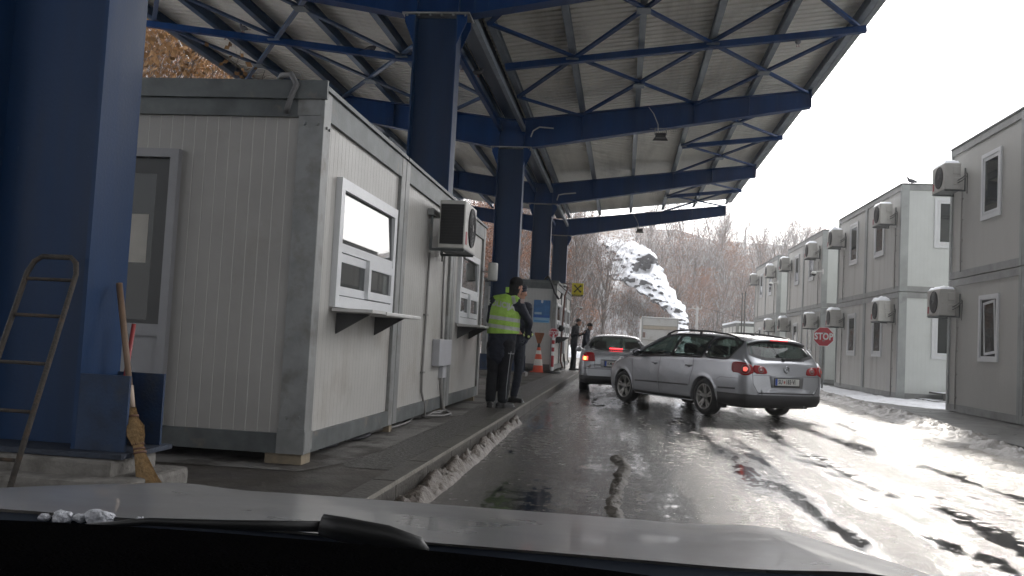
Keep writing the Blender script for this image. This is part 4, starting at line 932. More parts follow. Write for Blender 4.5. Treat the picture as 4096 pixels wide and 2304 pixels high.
# the bare rock: a bulging crag standing on the spur, snow on its ledges
OUT = [(-4.35, 11.9), (-2.45, 12.0), (-0.85, 11.85), (0.75, 11.75), (1.65, 11.3), (2.55, 10.75), (3.05, 10.0), (3.25, 9.2), (3.70, 8.5), (4.05, 7.8), (4.30, 7.1), (4.80, 6.5), (5.15, 5.8), (5.70, 5.1), (5.90, 4.3), (5.85, 3.3), (6.10, 2.2), (6.15, -.5), (4.60, -.5), (4.60, 2.6), (4.30, 4.2), (3.40, 4.8), (2.70, 5.3), (1.80, 5.9), (0.80, 6.5), (-0.10, 7.1), (-1.10, 7.3), (-2.30, 7.9), (-2.90, 9.0), (-2.50, 10.0), (-3.50, 10.6), (-4.50, 11.0)]
def crag():
    from mathutils.geometry import delaunay_2d_cdt
    P = []
    for i in range(len(OUT)):
        a = Vector(OUT[i]); b = Vector(OUT[(i+1) % len(OUT)]); n = max(1, int((b-a).length/.12)); nn = Vector((b.y-a.y, a.x-b.x)).normalized()
        for j in range(n):
            p = a.lerp(b, j/n); P.append(p+nn*(.24*fbm(p.x*1.3, p.y*1.3, 4, 4)+.10*noise.noise(Vector((p.x*4, p.y*4, 2)))))
    def ins(x, z):
        c = False; dm = 99; p = Vector((x, z)); j = len(OUT)-1
        for i in range(len(OUT)):
            xi, zi = OUT[i]; xj, zj = OUT[j]
            if (zi > z) != (zj > z) and x < (xj-xi)*(z-zi)/(zj-zi)+xi: c = not c
            a = Vector((xi, zi)); b = Vector((xj, zj)); d = b-a; t = max(0, min(1, (p-a).dot(d)/d.length_squared)); dm = min(dm, (a+d*t-p).length); j = i
        return dm if c else -dm
    R = random.Random(3); pts = list(P); st = .105; x = -4.8
    while x < 6.7:
        z = -.6
        while z < 12.5:
            q = Vector((x+R.uniform(-.04, .04), z+R.uniform(-.04, .04)))
            if ins(q.x, q.y) > .12: pts.append(q)
            z += st
        x += st
    n = len(P); vo, _, fo, *_r = delaunay_2d_cdt(pts, [(i, (i+1) % n) for i in range(n)], [list(range(n))], 1, 1e-5)
    vs = []; up = []
    for v in vo:
        x, z = v.x, v.y; e = max(0, ins(x, z))
        rg = (1-abs(noise.noise(Vector((x*.55+z*.2, z*.55, 3.3))))*2)
        rg2 = (1-abs(noise.noise(Vector((x*1.3-z*.4, z*1.5, 8.3))))*2)
        f2 = fbm(x*1.1+3, z*1.4, 7, 7); f3 = fbm(x*3.5, z*4.5, 17, 5)
        er = min((Vector(OUT[i])*(1-t)+Vector(OUT[i+1])*t-Vector((x, z))).length for i in range(17) for t in (0, .34, .67))
        dep = 2.2*(1-math.exp(-er*.8))+min(1, er*1.2)*(.5*rg+.35*rg2+.5*f2)+.20*f3*min(1, er*2)
        wx = x+.9*noise.noise(Vector((x*.9, z*.9, 21))); wz = z+.9*noise.noise(Vector((x*.9, z*.9, 41))); wf = max(0, 1-sqrt(((wx-2.1+.35*(9.3-wz))/1.5)**2+((wz-9.4)/1.5)**2)); wf = min(1, wf*2.2)
        y = 86.8+.95*(z-6)-dep*(1-.4*wf)+wf*(-2.1*(z-9.3)-.3)+wf*.5*f3
        k_ = 1.025; vs.append((x*k_, (y+.0)*k_, 1.15+(z-1.15)*k_)); up.append(-.8+2.4*min(1, max(0, (er-.6)/1.2)))
    fs = [list(f) for f in fo]; n0 = len(vs)
    mb = MB(); mb.add(vs, fs, 0, False); mb.s = [True]*len(mb.f)
    mb.add([(x, y+4.5, z+q) for (x, y, z), q in zip(vs, up)], [list(reversed(f)) for f in fs], 0, True)
    from collections import Counter
    ec = Counter()
    for f in fs:
        for a, b in zip(f, f[1:]+f[:1]): ec[a, b] += 1
    new = [[b, a, a+n0, b+n0] for (a, b) in ec if (b, a) not in ec]; mb.f += new; mb.m += [0]*len(new); mb.s += [True]*len(new)
    return mb
m_ = mat('snowy_rock', (.075, .075, .082), .85, 0, .45, 1.6, 1, 3, snow=(.13, .10, 2.4, .8))
solo('rock_crag', crag(), m_, 'snow covered bare rock crag rising behind the waiting cars', 'rock', (2, 86, 6))

# ------------------------------------------------------------------ trees
BARK = mat('bark', (.075, .058, .048), .9, 0, .3, 3, 0, snow=(.42, .25, 2.0, .9))
TWIG = mat('twigs', (.13, .098, .078), .9, 0, .3, 2, 0, snow=(.12, .3, 2.0, 1.2))
LEAFM = [mat('rust_leaves', (.30, .13, .06), .8, 0, .4, 1.2), mat('brown_leaves', (.21, .12, .07), .8, 0, .4, 1.2), mat('pale_leaves', (.30, .17, .07), .8, 0, .4, 1.2)]
def make_tree(seed, h, leaves, leafm, spread=1.0, leafsize=.10, kindlabel='', fine=1.0):
    R = random.Random(seed); tk = MB(); cr = MB()
    tips = []
    def grow(p, d, L, r, depth, mb):
        n = 4; pts = [p]; q = p; dd = d.copy()
        for i in range(n):
            dd = (dd+Vector((R.uniform(-1, 1), R.uniform(-1, 1), R.uniform(-.4, .9)))*.16).normalized(); q = q+dd*L/n; pts.append(q)
        mb.tube(pts, [r*(1-.55*i/n) for i in range(n+1)], 5 if depth < 2 else 3, caps=False, smooth=depth < 2)
        if depth >= 4 or L < .16*fine: tips.append((q, dd)); return
        nb = {0: 11, 1: 5, 2: 4, 3: 3}[depth]
        for k_ in range(nb):
            t = (.22+.76*(k_+R.random())/nb) if depth == 0 else (.2+.8*(k_+R.random())/nb); i = min(n-1, int(t*n)); pp = pts[i].lerp(pts[i+1], t*n-i)
            ax = Vector((R.uniform(-1, 1), R.uniform(-1, 1), 0)).normalized()
            a = R.uniform(.45, .95)
            nd = (dd*cos(a)+(ax-dd*ax.dot(dd)).normalized()*sin(a)*spread+Vector((0, 0, .25))).normalized()
            LL = L*(.52-.16*t if depth == 0 else .58)*R.uniform(.8, 1.2)
            grow(pp, nd, LL, r*(.45 if depth == 0 else .5)*(1-.3*t), depth+1, tk if depth+1 <= 1 else cr)
        tips.append((q, dd))
    grow(Vector((0, 0, -.3)), Vector((R.uniform(-.1, .1), R.uniform(-.1, .1), 1)).normalized(), h, h*.018, 0, tk)
    for k_ in range(leaves):
        q, dd = R.choice(tips); q = q+Vector((R.gauss(0, 1), R.gauss(0, 1), R.gauss(-.2, 1)))*.035*h*.6
        a = Vector((R.uniform(-1, 1), R.uniform(-1, 1), R.uniform(-1, 1))).normalized(); b = a.orthogonal().normalized(); s = leafsize*R.uniform(.6, 1.3)
        cr.add([q-a*s*.5, q+b*s*.35, q+a*s*.5, q-b*s*.35], [(0, 1, 2, 3)], 1)
    t = thing('tree', kindlabel, 'tree', (0, 0, -50)); 
    part('trunk', tk, BARK, t); part('crown', cr, [TWIG, leafm], t)
    return t
GR = 'trees on the snowy hillside'
KL = ['bare grey brown tree dusted with snow on the hillside', 'tree still full of rust coloured leaves on the hillside', 'thin bare tree with a few brown leaves and snow on its branches', 'spreading bare tree with white snow along its limbs', 'dense copper leaved tree on the near slope', 'slender bare saplings like tree on the hillside']
protos = [make_tree(1, 5.6, 600, LEAFM[0], 1.0, .12, KL[0]), make_tree(2, 5.0, 2600, LEAFM[0], 1.0, .15, KL[1]), make_tree(3, 6.2, 800, LEAFM[0], .8, .12, KL[2]),
          make_tree(4, 5.2, 60, LEAFM[1], 1.3, .09, KL[3]), make_tree(5, 6.0, 3400, LEAFM[2], 1.0, .13, KL[4]), make_tree(6, 6.5, 420, LEAFM[1], .55, .09, KL[5])]
R = random.Random(11); spots = []
def near_ok(x, y, dmin): return all((x-a)**2+(y-b)**2 > dmin*dmin for a, b, *_ in spots)
def crag_front(x, z):   # keep the face of the crag free
    return -4.2 < x < 6.3 and z > 8.4-.8*(x+1.4)
# the slope straight ahead, left of the crag and under it
tries = 0
while len(spots) < 110 and tries < 9000:
    tries += 1; x = R.uniform(-14, 5.2); y = R.uniform(62, 96); d = toe_dist(x, y)
    if d < .6 or d > 17 or not near_ok(x, y, 1.0): continue
    z = hspur(x, y)
    zt = z+6.6; 
    xs = x*86/y; zs = (zt-1.15)*86/y+1.15
    if crag_front(xs, zs-.6) and y < 97: continue
    if -7 < x < 5 and y > 85 and zs > 13.6 and R.random() < .6: continue
    spots.append((x, y, z, R.choice([0, 2, 1, 3, 5, 1, 5, 1, 2]), R.uniform(.7, 1.15)))
n1 = len(spots)
tries = 0
while len(spots) < n1+135 and tries < 9000:      # far hillside right of the crag
    tries += 1; y = R.uniform(104, 122) if R.random() < .5 else R.uniform(120, 168); x = R.uniform(.01, .215)*y; 
    if not near_ok(x, y, 1.5): continue
    spots.append((x, y, hfar(x, y), R.choice([0, 0, 2, 3, 5, 5, 0, 1, 2] if y < 140 else [0, 5, 2, 5, 0, 3]), R.uniform(.8, 1.2)*(1.15 if y > 130 else 1)))
n2 = len(spots); tries = 0
while len(spots) < n2+34 and tries < 5000:       # copper wood on the left, seen over the cabin roofs and between the columns
    tries += 1
    if R.random() < .7: y = R.uniform(26, 56); a = R.uniform(-.62, -.34)
    else: y = R.uniform(58, 80); a = R.uniform(-.175, -.085)
    x = a*y
    if toe_dist(x, y) < .3 or not near_ok(x, y, 1.5): continue
    spots.append((x, y, hspur(x, y), R.choice([4, 4, 1, 4, 2, 0]) if y < 57 else R.choice([1, 1, 4]), R.uniform(.9, 1.3)*(1.15 if y < 57 else .9)))
def region(x, y):
    if y > 103: return 'on the far skyline' if y > 140 else ('high on the far slope behind the crag' if y > 122 else 'at the foot of the far slope')
    if y < 57: return 'above the roof of the near cabin'
    if x/y < -.085: return 'seen between the blue columns'
    return 'on the slope below the crag' if x > -3 else 'on the slope left of the crag'
KS = ['bare grey brown tree dusted with snow', 'bushy tree full of rust leaves', 'thin snowy tree with few brown leaves', 'spreading bare tree with white limbs', 'dense copper leaved tree', 'slender bare sapling']
for (x, y, z, k_, s) in spots:
    o = dup(protos[k_], (x, y, z), R.uniform(0, 6.28), KS[k_]+' '+region(x, y), GR, (s*R.uniform(.9, 1.15), s*R.uniform(.9, 1.15), s*R.uniform(.9, 1.15)))
for p in protos:
    for c in kids(p): bpy.data.objects.remove(c)
    bpy.data.objects.remove(p)
# undergrowth that reads as one mass: many thin stems and leaves over the slopes
ug = MB(); R = random.Random(5)
def brush(x, y, z, h, lf, fat=1.0):
    for k_ in range(R.randint(2, 4)):
        b = Vector((x+R.uniform(-.4, .4), y+R.uniform(-.4, .4), z-.1)); tp = b+Vector((R.uniform(-.35, .35), R.uniform(-.3, .3), 1))*h*R.uniform(.6, 1.1)
        ug.tube([b, b.lerp(tp, .5)+Vector((R.uniform(-.1, .1), 0, 0)), tp], [.022*fat, .015*fat, .006*fat], 3, 0, caps=False, smooth=False)
        for j in range(3):
            q = b.lerp(tp, R.uniform(.3, .9)); ug.tube([q, q+Vector((R.uniform(-.5, .5), R.uniform(-.4, .4), R.uniform(.1, .6)))*h*.35], [.012*fat, .004*fat], 3, 0, caps=False, smooth=False)
        if R.random() < lf:
            for j in range(7):
                q = b.lerp(tp, R.uniform(.3, 1))+Vector((R.gauss(0, .15), R.gauss(0, .15), R.gauss(0, .12))); a = Vector((R.uniform(-1, 1), R.uniform(-1, 1), R.uniform(-1, 1))).normalized(); o = a.orthogonal().normalized(); s = R.uniform(.06, .13)*fat
                ug.add([q-a*s*.5, q+o*s*.4, q+a*s*.5, q-o*s*.4], [(0, 1, 2, 3)], 1)
n = 0
while n < 2600:
    x = R.uniform(-16, 5.5); y = R.uniform(58, 94); d = toe_dist(x, y)
    if d < .2 or d > 16: continue
    z = hspur(x, y); xs = x*86/y; zs = (z+1)*86/y
    if crag_front(xs, zs-1.2) and y < 97: continue
    brush(x, y, z, R.uniform(1.0, 2.6), .5 if x < 0 else .3); n += 1
n = 0
while n < 4200:
    y = 103+62*R.random()**1.7; x = R.uniform(0, .22)*y; z = hfar(x, y); brush(x, y, z, R.uniform(1.4, 3.6), .30, 1.9); n += 1
n = 0
while n < 1200:
    y = R.uniform(24, 60); x = R.uniform(-.66, -.33)*y
    if toe_dist(x, y) < .2: continue
    brush(x, y, hspur(x, y), R.uniform(1, 2.6), .8); n += 1
solo('undergrowth', ug, [TWIG, LEAFM[0]], 'tangle of thin snowy undergrowth and rust leaves covering the slopes', 'undergrowth', kind='stuff')
# utility pole
t = thing('utility_pole', 'grey utility pole with insulators in front of the far wood', 'utility pole', (7.55, 95, 0))
p = MB(); p.tube([(0, 0, -1), (0, 0, 5.55)], [.16, .13], 10); part('pole', p, mat('pole_concrete', (.30, .29, .28), .8), t)
p = MB(); p.bar((-.5, 0, 5.35), (.5, 0, 5.35), .09, .09)
for x in (-.45, .45, 0): p.lathe([(0, 5.4), (.05, 5.4), (.07, 5.5), (.03, 5.6), (0, 5.62)], (x, 0, 0), n=8)
part('crossarm', p, mat('insulator', (.5, .48, .45), .4), t)
p = MB(); p.tube([(.45, 0, 5.55), (6, 1, 4.3), (12, 2, 3.9), (20, 3, 4.3)], .025, 4); p.tube([(-.45, 0, 5.55), (-8, 1, 5.2), (-16, 2, 5.5)], .02, 4); part('wire', p, BLACK, t)
# ------------------------------------------------------------------ cars
def lerp_tab(tab, x):
    if x <= tab[0][0]: return tab[0][1]
    for (a, va), (b, vb) in zip(tab, tab[1:]):
        if x <= b: return va+(vb-va)*(x-a)/(b-a)
    return tab[-1][1]
def smooth_tab(tab, x):
    """monotone-ish cubic through the table"""
    n = len(tab)
    if x <= tab[0][0]: return tab[0][1]
    if x >= tab[-1][0]: return tab[-1][1]
    for i in range(n-1):
        a, va = tab[i]; b, vb = tab[i+1]
        if x <= b:
            def sl(j):
                if j <= 0 or j >= n-1: return 0 if False else ((tab[min(j+1, n-1)][1]-tab[max(j-1, 0)][1])/(tab[min(j+1, n-1)][0]-tab[max(j-1, 0)][0]))
                l = (tab[j][1]-tab[j-1][1])/(tab[j][0]-tab[j-1][0]); r = (tab[j+1][1]-tab[j][1])/(tab[j+1][0]-tab[j][0])
                return 0 if l*r <= 0 else 2*l*r/(l+r)
            h = b-a; t = (x-a)/h; m0, m1 = sl(i)*h, sl(i+1)*h
            return (2*t**3-3*t*t+1)*va+(t**3-2*t*t+t)*m0+(-2*t**3+3*t*t)*vb+(t**3-t*t)*m1
PAINT = mat('silver_car_paint', (.44, .45, .47), .27, .5, .03, 2, 0, coat=.6, dirt=((.25, .24, .22), 1.6, .62, .95))
TRIM = mat('car_trim', (.014, .014, .015), .4)
LRED = mat('tail_light_red', (.30, .004, .008), .3, 0, .1, 10, spec=.3)
LLIT = mat('tail_light_lit', (.8, .05, .04), .2, 0, .1, 10, emit=((1, .10, .07), 1.4))
LCLR = mat('lamp_clear', (.42, .36, .35), .12, .4, .1, 30)
CHROME = mat('chrome', (.55, .56, .58), .15, 1, .05)
def in_poly(x, y, P):
    c = False; j = len(P)-1
    for i in range(len(P)):
        xi, yi = P[i]; xj, yj = P[j]
        if (yi > y) != (yj > y) and x < (xj-xi)*(y-yi)/(yj-yi)+xi: c = not c
        j = i
    return c
def round_poly(P, it=2):
    for _ in range(it):
        Q = []
        for i in range(len(P)):
            a = Vector(P[i]); b = Vector(P[(i+1) % len(P)]); Q += [tuple(a*.78+b*.22), tuple(a*.22+b*.78)]
        P = Q
    return P
class Body:
    """car body: cross sections lofted along x (front = +x), y = half width, z up"""
    def __init__(s, ztop, halfw, zbelt, zbot, roofw, axles, archr, xr, xf, sidewin, rearwin, frontwin):
        s.tt, s.tw, s.tb, s.tz, s.rw, s.ax, s.ar = ztop, halfw, zbelt, zbot, roofw, axles, archr
        xs = set()
        n = int((xf-xr)/.04)
        for i in range(n+1): xs.add(round(xr+(xf-xr)*i/n, 4))
        for e, sg in ((xr, 1), (xf, -1)):
            for d in (.004, .01, .018, .028, .04, .055, .075, .10): xs.add(round(e+sg*d, 4))
        for a in axles:
            for k in range(25): xs.add(round(a+archr*cos(pi*k/24), 4))
        s.xs = sorted(xs); xs = [s.xs[0]]
        for x in s.xs[1:]:
            if x-xs[-1] > .0035: xs.append(x)
        s.xs = xs
        NL, NG = 12, 15; rows = []
        for x in s.xs: rows.append(s.section(x, NL, NG))
        m = len(rows[0]); mb = MB(); vs = []
        full = []
        for r in rows:
            right = [Vector((p.x, -p.y, p.z)) for p in reversed(r[:-1])]
            full.append(r+right)
        M = len(full[0])
        for r in full: vs += r
        fs = []; mi = []
        for i in range(len(full)-1):
            for j in range(M-1): fs.append((i*M+j, i*M+j+1, (i+1)*M+j+1, (i+1)*M+j))
        fs.append(tuple(range(M))); fs.append(tuple(reversed(range((len(full)-1)*M, len(full)*M))))
        s.v, s.f = vs, fs
        s.bvh = BVHTree.FromPolygons([tuple(v) for v in vs], fs)
        s.sw, s.rwp, s.fw = sidewin, rearwin, frontwin
        s.s = mb
        k_ = 0
        for f in fs:
            c = sum((vs[i] for i in f), Vector())/len(f); nrm = (vs[f[1]]-vs[f[0]]).cross(vs[f[2]]-vs[f[0]])
            nrm = nrm.normalized() if nrm.length > 1e-9 else Vector((0, 0, 1))
            cut = False
            if abs(nrm.y) > .55:
                for P in sidewin:
                    if in_poly(c.x, c.z, P): cut = True
            elif len(f) == 4:
                if c.x < 0 and nrm.z*nrm.z < .97 and in_poly(c.y, c.z, rearwin) and abs(nrm.x) > .2: cut = True
                if c.x > 0 and in_poly(c.y, c.z, frontwin) and abs(nrm.x) > .2: cut = True
            if cut: continue
            mb.f.append(list(f)); mb.m.append(0); mb.s.append(len(f) == 4)
        mb.v = vs
    def section(s, x, NL, NG):
        zt = smooth_tab(s.tt, x); w = smooth_tab(s.tw, x); zb0 = lerp_tab(s.tz, x); zbl = min(smooth_tab(s.tb, x), zt-.075)
        za = zb0
        for a in s.ax:
            d = abs(x-a)
            if d < s.ar: za = max(za, .31+sqrt(s.ar**2-d*d))
        za = min(za, zbl-.05)
        pts = [Vector((x, max(.02, w-.20), za)), Vector((x, w-.03 if za > zb0+.05 else w-.07, za))]
        prof = [(zb0, -.075), (zb0+.07, -.025), (.42, -.006), (.55, 0), (.66, .004), (.74, .0), (.85, -.012), (1.05, -.035)]
        for i in range(NL+1):
            t = i/NL; z = za+(zbl-za)*t
            y = w+smooth_tab(sorted(prof), z)
            if za > zb0+.05 and t < .2: y += .012*(1-t/.2)      # flared arch lip
            pts.append(Vector((x, y, z)))
        wb = pts[-1].y
        gh = max(0, min(1, (zt-zbl-.075)/.40)); gh = gh*gh*(3-2*gh)
        rw = lerp_tab(s.rw, x); wr = wb-.055-(wb-.055-rw)*gh
        zr = zt-.055-.03*gh
        C = [(wb, zbl), (wb-.012, zbl+.02*(1-gh)+.03*gh), (wr+.006, zr-.02), (wr-.04, zr+.035), (wr*.62, zt-.014), (wr*.3, zt-.003), (0, zt)]
        # catmull through C
        seg = [1, 6, 3, 2, 2, 1] if True else None
        for k, (a, b) in enumerate(zip(C, C[1:])):
            p0 = C[max(0, k-1)]; p3 = C[min(len(C)-1, k+2)]
            for j in range(1, seg[k]+1):
                t = j/seg[k]
                if k in (1,): y = a[0]+(b[0]-a[0])*t+.018*gh*4*t*(1-t)*.5; z = a[1]+(b[1]-a[1])*t
                else:
                    f = lambda q0, q1, q2, q3: .5*((2*q1)+(-q0+q2)*t+(2*q0-5*q1+4*q2-q3)*t*t+(-q0+3*q1-3*q2+q3)*t**3)
                    y = f(p0[0], a[0], b[0], p3[0]); z = f(p0[1], a[1], b[1], p3[1])
                    if k in (0, 2): y = a[0]+(b[0]-a[0])*t; z = a[1]+(b[1]-a[1])*t
                pts.append(Vector((x, max(0, y), z)))
        return pts
    def hit(s, o, d):
        h = s.bvh.ray_cast(Vector(o), Vector(d).normalized()); return h[0]
    def patch(s, poly, M, off=.004, rings=5, thick=.0, closed_rim=True, sub=3):
        """outline in local xy of M (z axis = outward); every point is dropped on the body along -z"""
        P = [Vector(p) for p in poly]; P2 = []
        for a, b in zip(P, P[1:]+P[:1]):
            for j in range(sub): P2.append(a.lerp(b, j/sub))
        c = sum(P2, Vector((0, 0)))/len(P2); mb = MB(); z = (M.to_3x3() @ Vector((0, 0, 1))); vs = []; n = len(P2)
        def drop(p):
            w = M @ Vector((p.x, p.y, 0)); h = s.hit(w, -z)
            return None if h is None else h+z*off
        lastgood = None; ring = []
        for r in range(rings, -1, -1):
            for p in ([c.lerp(q, r/rings) for q in P2] if r else [c]):
                h = drop(p)
                if h is None:
                    h = drop(c.lerp(p, .93)) or drop(c.lerp(p, .8)) or lastgood or (M @ Vector((p.x, p.y, 0)))
                lastgood = h; vs.append(h)
        fs = []
        for r in range(rings-1):
            for k in range(n): fs.append((r*n+k, r*n+(k+1) % n, (r+1)*n+(k+1) % n, (r+1)*n+k))
        for k in range(n): fs.append(((rings-1)*n+k, (rings-1)*n+(k+1) % n, rings*n))
        if closed_rim:
            o = len(vs); vs += [v-z*(off+.006) for v in vs[:n]]
            fs += [(k, o+k, o+(k+1) % n, (k+1) % n) for k in range(n)]
        mb.add(vs, fs, 0, True); return mb
    def strip(s, line, M, w, off=.004, closed=False):
        """narrow band following a line dropped on the body"""
        mb = MB(); P = [Vector(p) for p in line]; Q = []
        if closed: P.append(P[0])
        for a, b in zip(P, P[1:]):
            n = max(1, int((b-a).length/.05))
            for j in range(n): Q.append(a.lerp(b, j/n))
        Q.append(P[-1]); z = (M.to_3x3() @ Vector((0, 0, 1))); vs = []
        for i, p in enumerate(Q):
            d = (Q[min(i+1, len(Q)-1)]-Q[max(i-1, 0)]).normalized()
            if closed and i in (0, len(Q)-1): d = (Q[1]-Q[-2]).normalized()
            nrm = Vector((-d.y, d.x))
            for sg in (-1, 1):
                q = p+nrm*sg*w/2; wv = M @ Vector((q.x, q.y, 0)); h = s.hit(wv, -z)
                vs.append(None if h is None else h+z*off)
        for i in range(0, len(vs), 2):
            if vs[i] is None or vs[i+1] is None:
                g = vs[i] or vs[i+1]
                if g is None: vs[i] = vs[i+1] = 0
                else: vs[i] = vs[i+1] = g
        vs = [v for v in vs if v != 0]; Q = Q[:len(vs)//2]
        mb.add(vs, [(2*i, 2*i+1, 2*i+3, 2*i+2) for i in range(len(Q)-1)], 0, True); return mb
def SIDE(sg): # matrix for the flank: local x = car x (mirrored on the right), y = z; outward = sg*Y
    return Matrix(((1, 0, 0, 0), (0, 0, sg, sg*3), (0, 1, 0, 0), (0, 0, 0, 1)))
def REAR(): return Matrix(((0, 0, -1, -5), (1, 0, 0, 0), (0, 1, 0, 0), (0, 0, 0, 1)))  # local x = car y, y = z, outward = -X
def DIAG(sg, ang):  # outward direction between rear and side; local x along the tangent
    n = Vector((-cos(ang), sg*sin(ang), 0)); t = Vector((sg*sin(ang)*1, cos(ang), 0)) if sg > 0 else Vector((-sin(ang), cos(ang), 0))
    y = Vector((0, 0, 1)); o = n*6
    return Matrix(((t.x, y.x, n.x, o.x), (t.y, y.y, n.y, o.y), (t.z, y.z, n.z, o.z), (0, 0, 0, 1)))
def wheel(root, x, y, sg, R=.325, spokes=10, steer=0):
    M = Matrix.Translation((x, y, R)) @ Matrix.Rotation(steer, 4, 'Z')
    o = MB(); w = .215
    prof = [(R*.66, -w/2+.02), (R*.80, -w/2), (R*.93, -w/2+.005), (R-.004, -w/2+.03), (R, -w/2+.05), (R, w/2-.05), (R-.004, w/2-.03), (R*.93, w/2-.005), (R*.80, w/2), (R*.66, w/2-.02), (R*.66, -w/2+.02)]
    o.lathe(prof, axis='y', n=40); o.v = [M @ v for v in o.v]
    wh = part('wheel', o, RUBBER, root)
    o = MB(); yo = sg*(w/2-.012)
    o.lathe([(R*.70, -sg*w/2*.8), (R*.64, 0), (R*.655, yo*.8), (R*.70, yo), (R*.66, yo+sg*.006), (R*.62, yo-sg*.012)], axis='y', n=40)
    o.lathe([(0, yo-sg*.012), (.055, yo-sg*.012), (.062, yo-sg*.035)], axis='y', n=20)
    for k in range(spokes):
        base = 2*pi*(k//2)/(spokes//2)+(.17 if k % 2 else -.17)
        a = Vector((.05*sin(base), yo-sg*.035, .05*cos(base))); b = Vector((R*.66*sin(base), yo-sg*.012, R*.66*cos(base)))
        o.bar(a, b, .030, .022, up=(0, 1, 0))
    for k in range(5):
        an = 2*pi*k/5+.6; o.cyl((.035*sin(an), yo-sg*.012, .035*cos(an)), (.035*sin(an), yo-sg*.005, .035*cos(an)), .008, 6)
    o.v = [M @ v for v in o.v]; part('rim', o, mat('alloy_rim', (.32, .31, .29), .35, .6, .15, 10), wh)
    o = MB(); o.lathe([(0, yo-sg*.07), (R*.60, yo-sg*.07)], axis='y', n=20); o.v = [M @ v for v in o.v]; part('brake_disc', o, mat('brake_dark', (.03, .028, .026), .5, .4), wh)
    return wh
def plate(root, M, txt1, txt2, w=.52, h=.115):
    o = MB(); o.box(-w/2-.015, w/2+.015, -h/2-.03, h/2+.012, -.02, .0, M=M, bev=.003); pf = part('number_plate', o, BLACK, root)
    o = MB(); o.box(-w/2, w/2, -h/2, h/2, .0005, .003, M=M); part('plate_face', o, mat('plate_white', (.62, .62, .58), .4), pf)
    o = MB(); o.box(-w/2+.002, -w/2+.045, -h/2+.002, h/2-.002, .0032, .0042, M=M); part('plate_band', o, mat('plate_blue', (.02, .07, .35), .4), pf)
    DK = mat('plate_letters', (.015, .015, .02), .5)
    t = text_mb(txt1, .095, .001, .0022, 1.05, 'LEFT'); place(t, M @ Matrix.Translation((-w/2+.062, 0, .004)) @ Matrix.Diagonal((.80, 1.12, 1, 1))); part('lettering', t, DK, pf)
    t = text_mb(txt2, .095, .001, .0022, 1.05, 'LEFT'); place(t, M @ Matrix.Translation((-w/2+.225, 0, .004)) @ Matrix.Diagonal((.80, 1.12, 1, 1))); part('lettering', t, DK, pf)
    o = MB(); o.prism([(-.018, .02), (.018, .02), (.018, -.01), (0, -.03), (-.018, -.01)], .001, M @ Matrix.Translation((-w/2+.195, 0, .0032))); part('plate_shield', o, mat('plate_red', (.45, .12, .12), .5), pf)
    return pf
def seats(root, xs_, belt, rear_shelf=None):
    DK = mat('seat_fabric', (.035, .035, .038), .9)
    for x, ys in xs_:
        for y in ys:
            s = MB(); s.box(-.25, .25, -.24, .24, .30, .48, M=Matrix.Translation((x+.15, y, 0)), bev=.05); s.box(-.06, .06, -.22, .22, .45, 1.02, M=Matrix.Translation((x-.16, y, 0)) @ Matrix.Rotation(rad(-10), 4, 'Y'), bev=.05); part('seat', s, DK, root)
            s = MB(); s.box(-.045, .045, -.13, .13, 1.08, 1.26, M=Matrix.Translation((x-.20, y, 0)) @ Matrix.Rotation(rad(-8), 4, 'Y'), bev=.035); s.cyl((x-.17-.15, y-.05, 1.0), (x-.19-.16, y-.05, 1.12), .006, 6); s.cyl((x-.17-.15, y+.05, 1.0), (x-.19-.16, y+.05, 1.12), .006, 6); part('headrest', s, DK, root)
def car_common(t, B, roofz):
    pb = part('body', B.s, [PAINT], t)
    return pb

# ---- silver estate
eb = Body(
    ztop=[(-2.39, .50), (-2.386, .60), (-2.378, .76), (-2.362, .88), (-2.335, .965), (-2.28, 1.03), (-2.18, 1.17), (-2.08, 1.30), (-2.02, 1.375), (-1.97, 1.405), (-1.7, 1.435), (-1.2, 1.465), (-.6, 1.485), (0, 1.482), (.35, 1.452), (.62, 1.39), (.95, 1.21), (1.28, 1.035), (1.36, 1.005), (1.75, .955), (2.1, .875), (2.28, .79), (2.36, .68), (2.39, .55)],
    halfw=[(-2.39, .60), (-2.386, .66), (-2.376, .71), (-2.36, .745), (-2.33, .79), (-2.26, .835), (-2.1, .872), (-1.8, .893), (-1.2, .905), (0, .91), (1.2, .905), (1.7, .885), (2.0, .84), (2.2, .75), (2.32, .62), (2.39, .45)],
    zbelt=[(-2.39, .55), (-2.3, .95), (-2.2, 1.0), (-1.9, 1.005), (-1, .995), (0, .975), (1, .94), (1.4, .91), (2.39, .50)],
    zbot=[(-2.39, .36), (-2.2, .30), (-1.7, .26), (-1.6, .22), (1.8, .22), (2.1, .22), (2.39, .30)],
    roofw=[(-2.1, .60), (-1.5, .615), (0, .63), (.6, .62), (1.2, .66)], axles=(-1.25, 1.46), archr=.365, xr=-2.39, xf=2.39,
    sidewin=[round_poly([(-1.98, 1.30), (-1.86, 1.03), (-1.18, 1.035), (-1.18, 1.378), (-1.75, 1.355)], 1), [(-1.13, 1.04), (-.25, 1.03), (-.23, 1.41), (-1.13, 1.385)], [(-.17, 1.03), (1.02, .985), (.75, 1.15), (.36, 1.335), (.1, 1.395), (-.15, 1.41)]],
    rearwin=[(-.665, 1.06), (.665, 1.06), (.56, 1.335), (-.56, 1.335)], frontwin=[(-.66, 1.06), (.66, 1.06), (.54, 1.40), (-.54, 1.40)])
est = thing('estate_car', 'silver estate car with roof rails turned across the lane behind the saloon', 'car', (0, 0, 0))
car_common(est, eb, 1.48)
